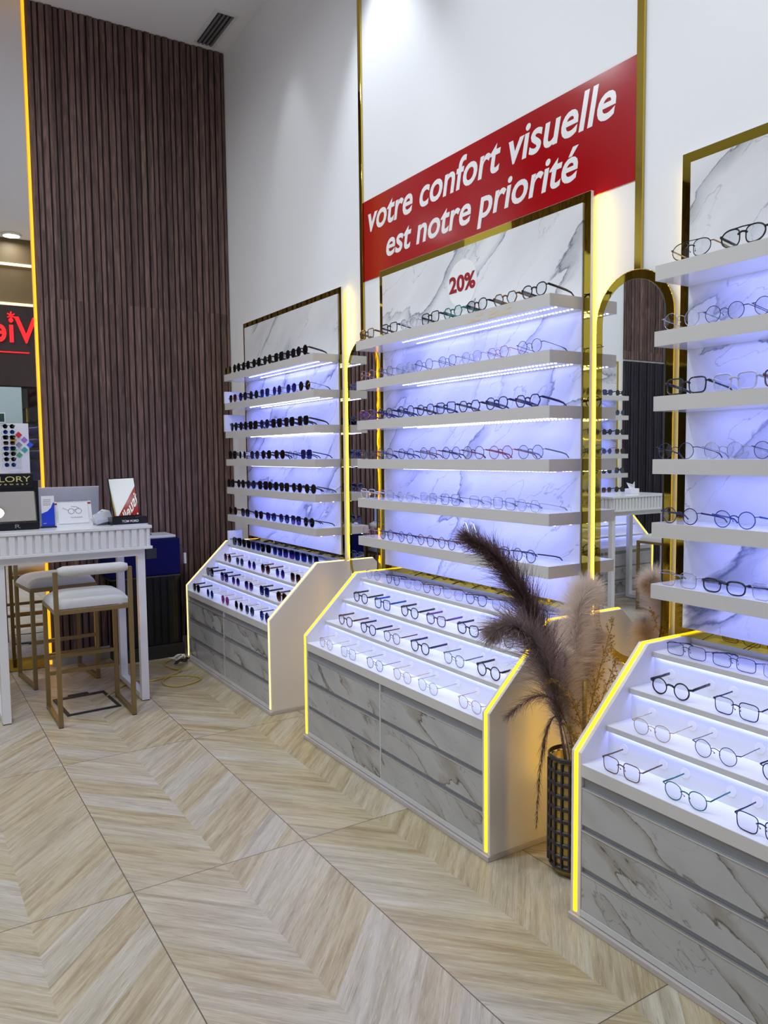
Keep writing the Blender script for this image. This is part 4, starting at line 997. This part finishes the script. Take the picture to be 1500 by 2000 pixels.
def twig(nodes, label, seed, br=.07, dens=26):
    r_ = random.Random(seed); path = bez(nodes, 40); m = len(path); o0 = Vector(nodes[0])
    t = thing('gilded_twig', label, 'dried plant', nodes[0], 0, 'dried stems in the floor vase')
    B().tube([p-o0 for p in path], [.0028*(1-.6*i/m) for i in range(m)], 6).build('stem', MT['goldleaf'], t, smooth=True)
    b = B()
    for k in range(dens):
        i = int((.35+.64*k/dens)*(m-1)); p = path[i]-o0; d = (path[min(i+1, m-1)]-path[i-1]).normalized()
        sd = Vector((r_.gauss(0, 1), r_.gauss(0, 1), r_.gauss(0, 1))); sd = (sd-d*sd.dot(d)).normalized()
        L = br*(1-.6*k/dens)*r_.uniform(.6, 1); e = p+(d*.8+sd*.7).normalized()*L
        b.tube([p, (p+e)/2+d*.004, e], [.0012, .001, .0008], 4)
        for q in range(7):
            c = p.lerp(e, .25+.125*q)+Vector((r_.gauss(0, .003), r_.gauss(0, .003), r_.gauss(0, .003)))
            dv = (d+Vector((r_.gauss(0, .8), r_.gauss(0, .8), r_.gauss(0, .8)))).normalized(); s_v = dv.orthogonal().normalized()
            l = .011; b.add([c, c+dv*l*.5+s_v*.0035, c+dv*l, c+dv*l*.5-s_v*.0035, c+dv*l*.5+dv.cross(s_v)*.002], [(0, 1, 4), (1, 2, 4), (2, 3, 4), (3, 0, 4), (0, 3, 2, 1)])
    b.build('foliage', MT['goldleaf'], t)
twig([(VX+.02, VY-.02, mz), (-.345, 1.90, .55), (-.29, 1.90, .72), (-.205, 1.91, .90)], 'gold painted leafy twig reaching highest, right of the pampas', 11)
twig([(VX+.03, VY, mz), (-.33, 1.90, .52), (-.26, 1.90, .64), (-.20, 1.90, .755)], 'gold painted leafy twig leaning right towards the right cabinet', 12)
twig([(VX-.01, VY-.04, mz), (-.40, 1.87, .48), (-.44, 1.86, .60), (-.515, 1.86, .70), (-.575, 1.86, .745)], 'gold painted leafy twig leaning left over the brown reeds', 13)
twig([(VX-.02, VY-.04, mz), (-.43, 1.87, .44), (-.46, 1.86, .52), (-.49, 1.86, .56)], 'short gold painted twig low at the vase mouth', 14, .05, 14)
tag(B().tube([(VX+.01, VY-.045, .25), (VX+.005, 1.87, .55), (VX+.005, 1.872, .705)], [.008, .0085, .009], 10).build('gilded_stick', MT['goldleaf'], smooth=True), 'straight thick gold painted stick standing upright in the vase', 'stick', 'dried stems in the floor vase')
area('corner_led_glow', (XWL-.015, 1.80, .45), (R(90), 0, R(40)), .03, 75e-2, 1.0, (1, .55, .03), 160)
area('corner_led_glow', (XWL-.015, 3.71, .45), (R(90), 0, R(40)), .03, 75e-2, .4, (1, .55, .05), 160)

# ---------------------------------------------------------------- mirrored side of the shop
slats('slatted_wood_wall_panel', -6.35, -4.72, 2.52, 3.58, YB-.001, MT['walnut'], 'upper walnut slats on the far back wall, seen in the right arched mirror')
slats('slatted_wood_wall_panel', -6.35, -5.55, 3.60, H-.002, YB-.001, MT['walnut'], 'walnut slats under the ceiling at the far end, reflected in the right gold frame')
slats('slatted_wood_wall_panel', -4.30, -3.10, 3.60, H-.002, YB-.001, MT['walnut'], 'high walnut slats over the far display, reflected in the middle gold frame')
slats('slatted_wood_wall_panel', -6.35, -4.72, .002, 2.50, YB-.001, MT['darkslat'], 'black slatted lower panel on the far back wall, seen in the right arched mirror')
counter((-3.80, 4.90, 0), 0, .82, .50, 'white counter table on the far side, seen in the right arched mirror')
stool((-3.95, 4.70, 0), R(0), 'bar stool at the far counter, seen in the right arched mirror')
tb_ = thing('tissue_box', 'white crumpled paper tissue box on the far counter, seen in the mirror', 'tissue box', (-3.95, 5.15, ZT))
B().box(-.06, .06, -.04, .04, 0, .05).build('box', MT['paper'], tb_, bevel=.003)
B().add([(-.04, 0, .05), (.04, 0, .05), (.06, .02, .11), (0, -.01, .09), (-.05, .01, .12), (0, .02, .05)], [(0, 1, 2), (0, 2, 3), (0, 3, 4), (0, 4, 5), (5, 4, 1)]).build('tissue', MT['paper'], tb_)
bi = thing('pedal_bin', 'white cylindrical pedal bin with taupe lid, seen in the right arched mirror', 'bin', (-3.22, 5.02, 0))
B().lathe([(.098, .0), (.10, .004), (.10, .30)], n=32).build('body', MT['white'], bi, smooth=True)
B().lathe([(.101, .3005), (.103, .305), (.103, .328), (.095, .336)], n=32).build('lid', MT['taupe'], bi, smooth=True)
B().box(-.03, .03, -.135, -.10, .01, .022).build('pedal', MT['matblack'], bi, bevel=.003)
# glasses stand near the entrance (seen in the tall mirror)
gs = thing('colour_swatch_stand', 'white stand of sunglasses with coloured diamond swatches, seen in the tall mirror', 'display stand', (-1.05, -.12, 0), R(180))
B().box(-.30, .30, -.02, .02, 0, 1.98).build('panel', MT['white'], gs, bevel=.004)
B().box(-.32, .32, -.12, .12, 0, .05).build('base', MT['white'], gs, bevel=.004)
sw = [(.62, .02, .03), (.35, .15, .6), (.6, .3, .05), (.03, .1, .6), (.3, .3, .35), (.05, .35, .3), (.2, .5, .2), (.1, .4, .2)]
for k, (dx, dz) in enumerate([(0, .12), (-.07, .05), (.07, .05), (-.14, -.02), (0, -.02), (-.07, -.09), (.07, -.09), (0, -.16)]):
    B().prism([(-.045, 0), (0, -.045), (.045, 0), (0, .045)], 'y', -.006, -.0002).build('swatch', pbr('swatch_%d' % k, sw[k], .4, noise=.05), gs).location = (-.17+dx, -.0205, 1.70+dz)
ta = B().box(-.09, .09, -.008, .008, 0, .14).build('tablet', MT['white'], gs, bevel=.004); ta.location = (.08, -.03, 1.985)
B().box(-.078, .078, -.0395, -.0382, 2.0, 2.113).build('tablet_screen', pbr('dark_green_screen', (.03, .07, .06), .2, noise=.2), gs).location = (.08, 0, 0)
tag(B().box(-.36, .36, -.02, .02, 0, 2.5).build('frosted_panel', pbr('frosted_pale_panel', (.42, .52, .52), .3, noise=.05)), 'pale grey-green glass panel behind the swatch stand, seen in the tall mirror', 'panel').location = (-1.15, -.34, 0)
for k in range(8):
    glasses(BS[k % 6], (-1.02, .06, 1.90-.075*k), R(180), 'shelf', '%s from top on the swatch stand seen in the tall mirror' % ORD[k], 'sunglasses on the swatch stand')
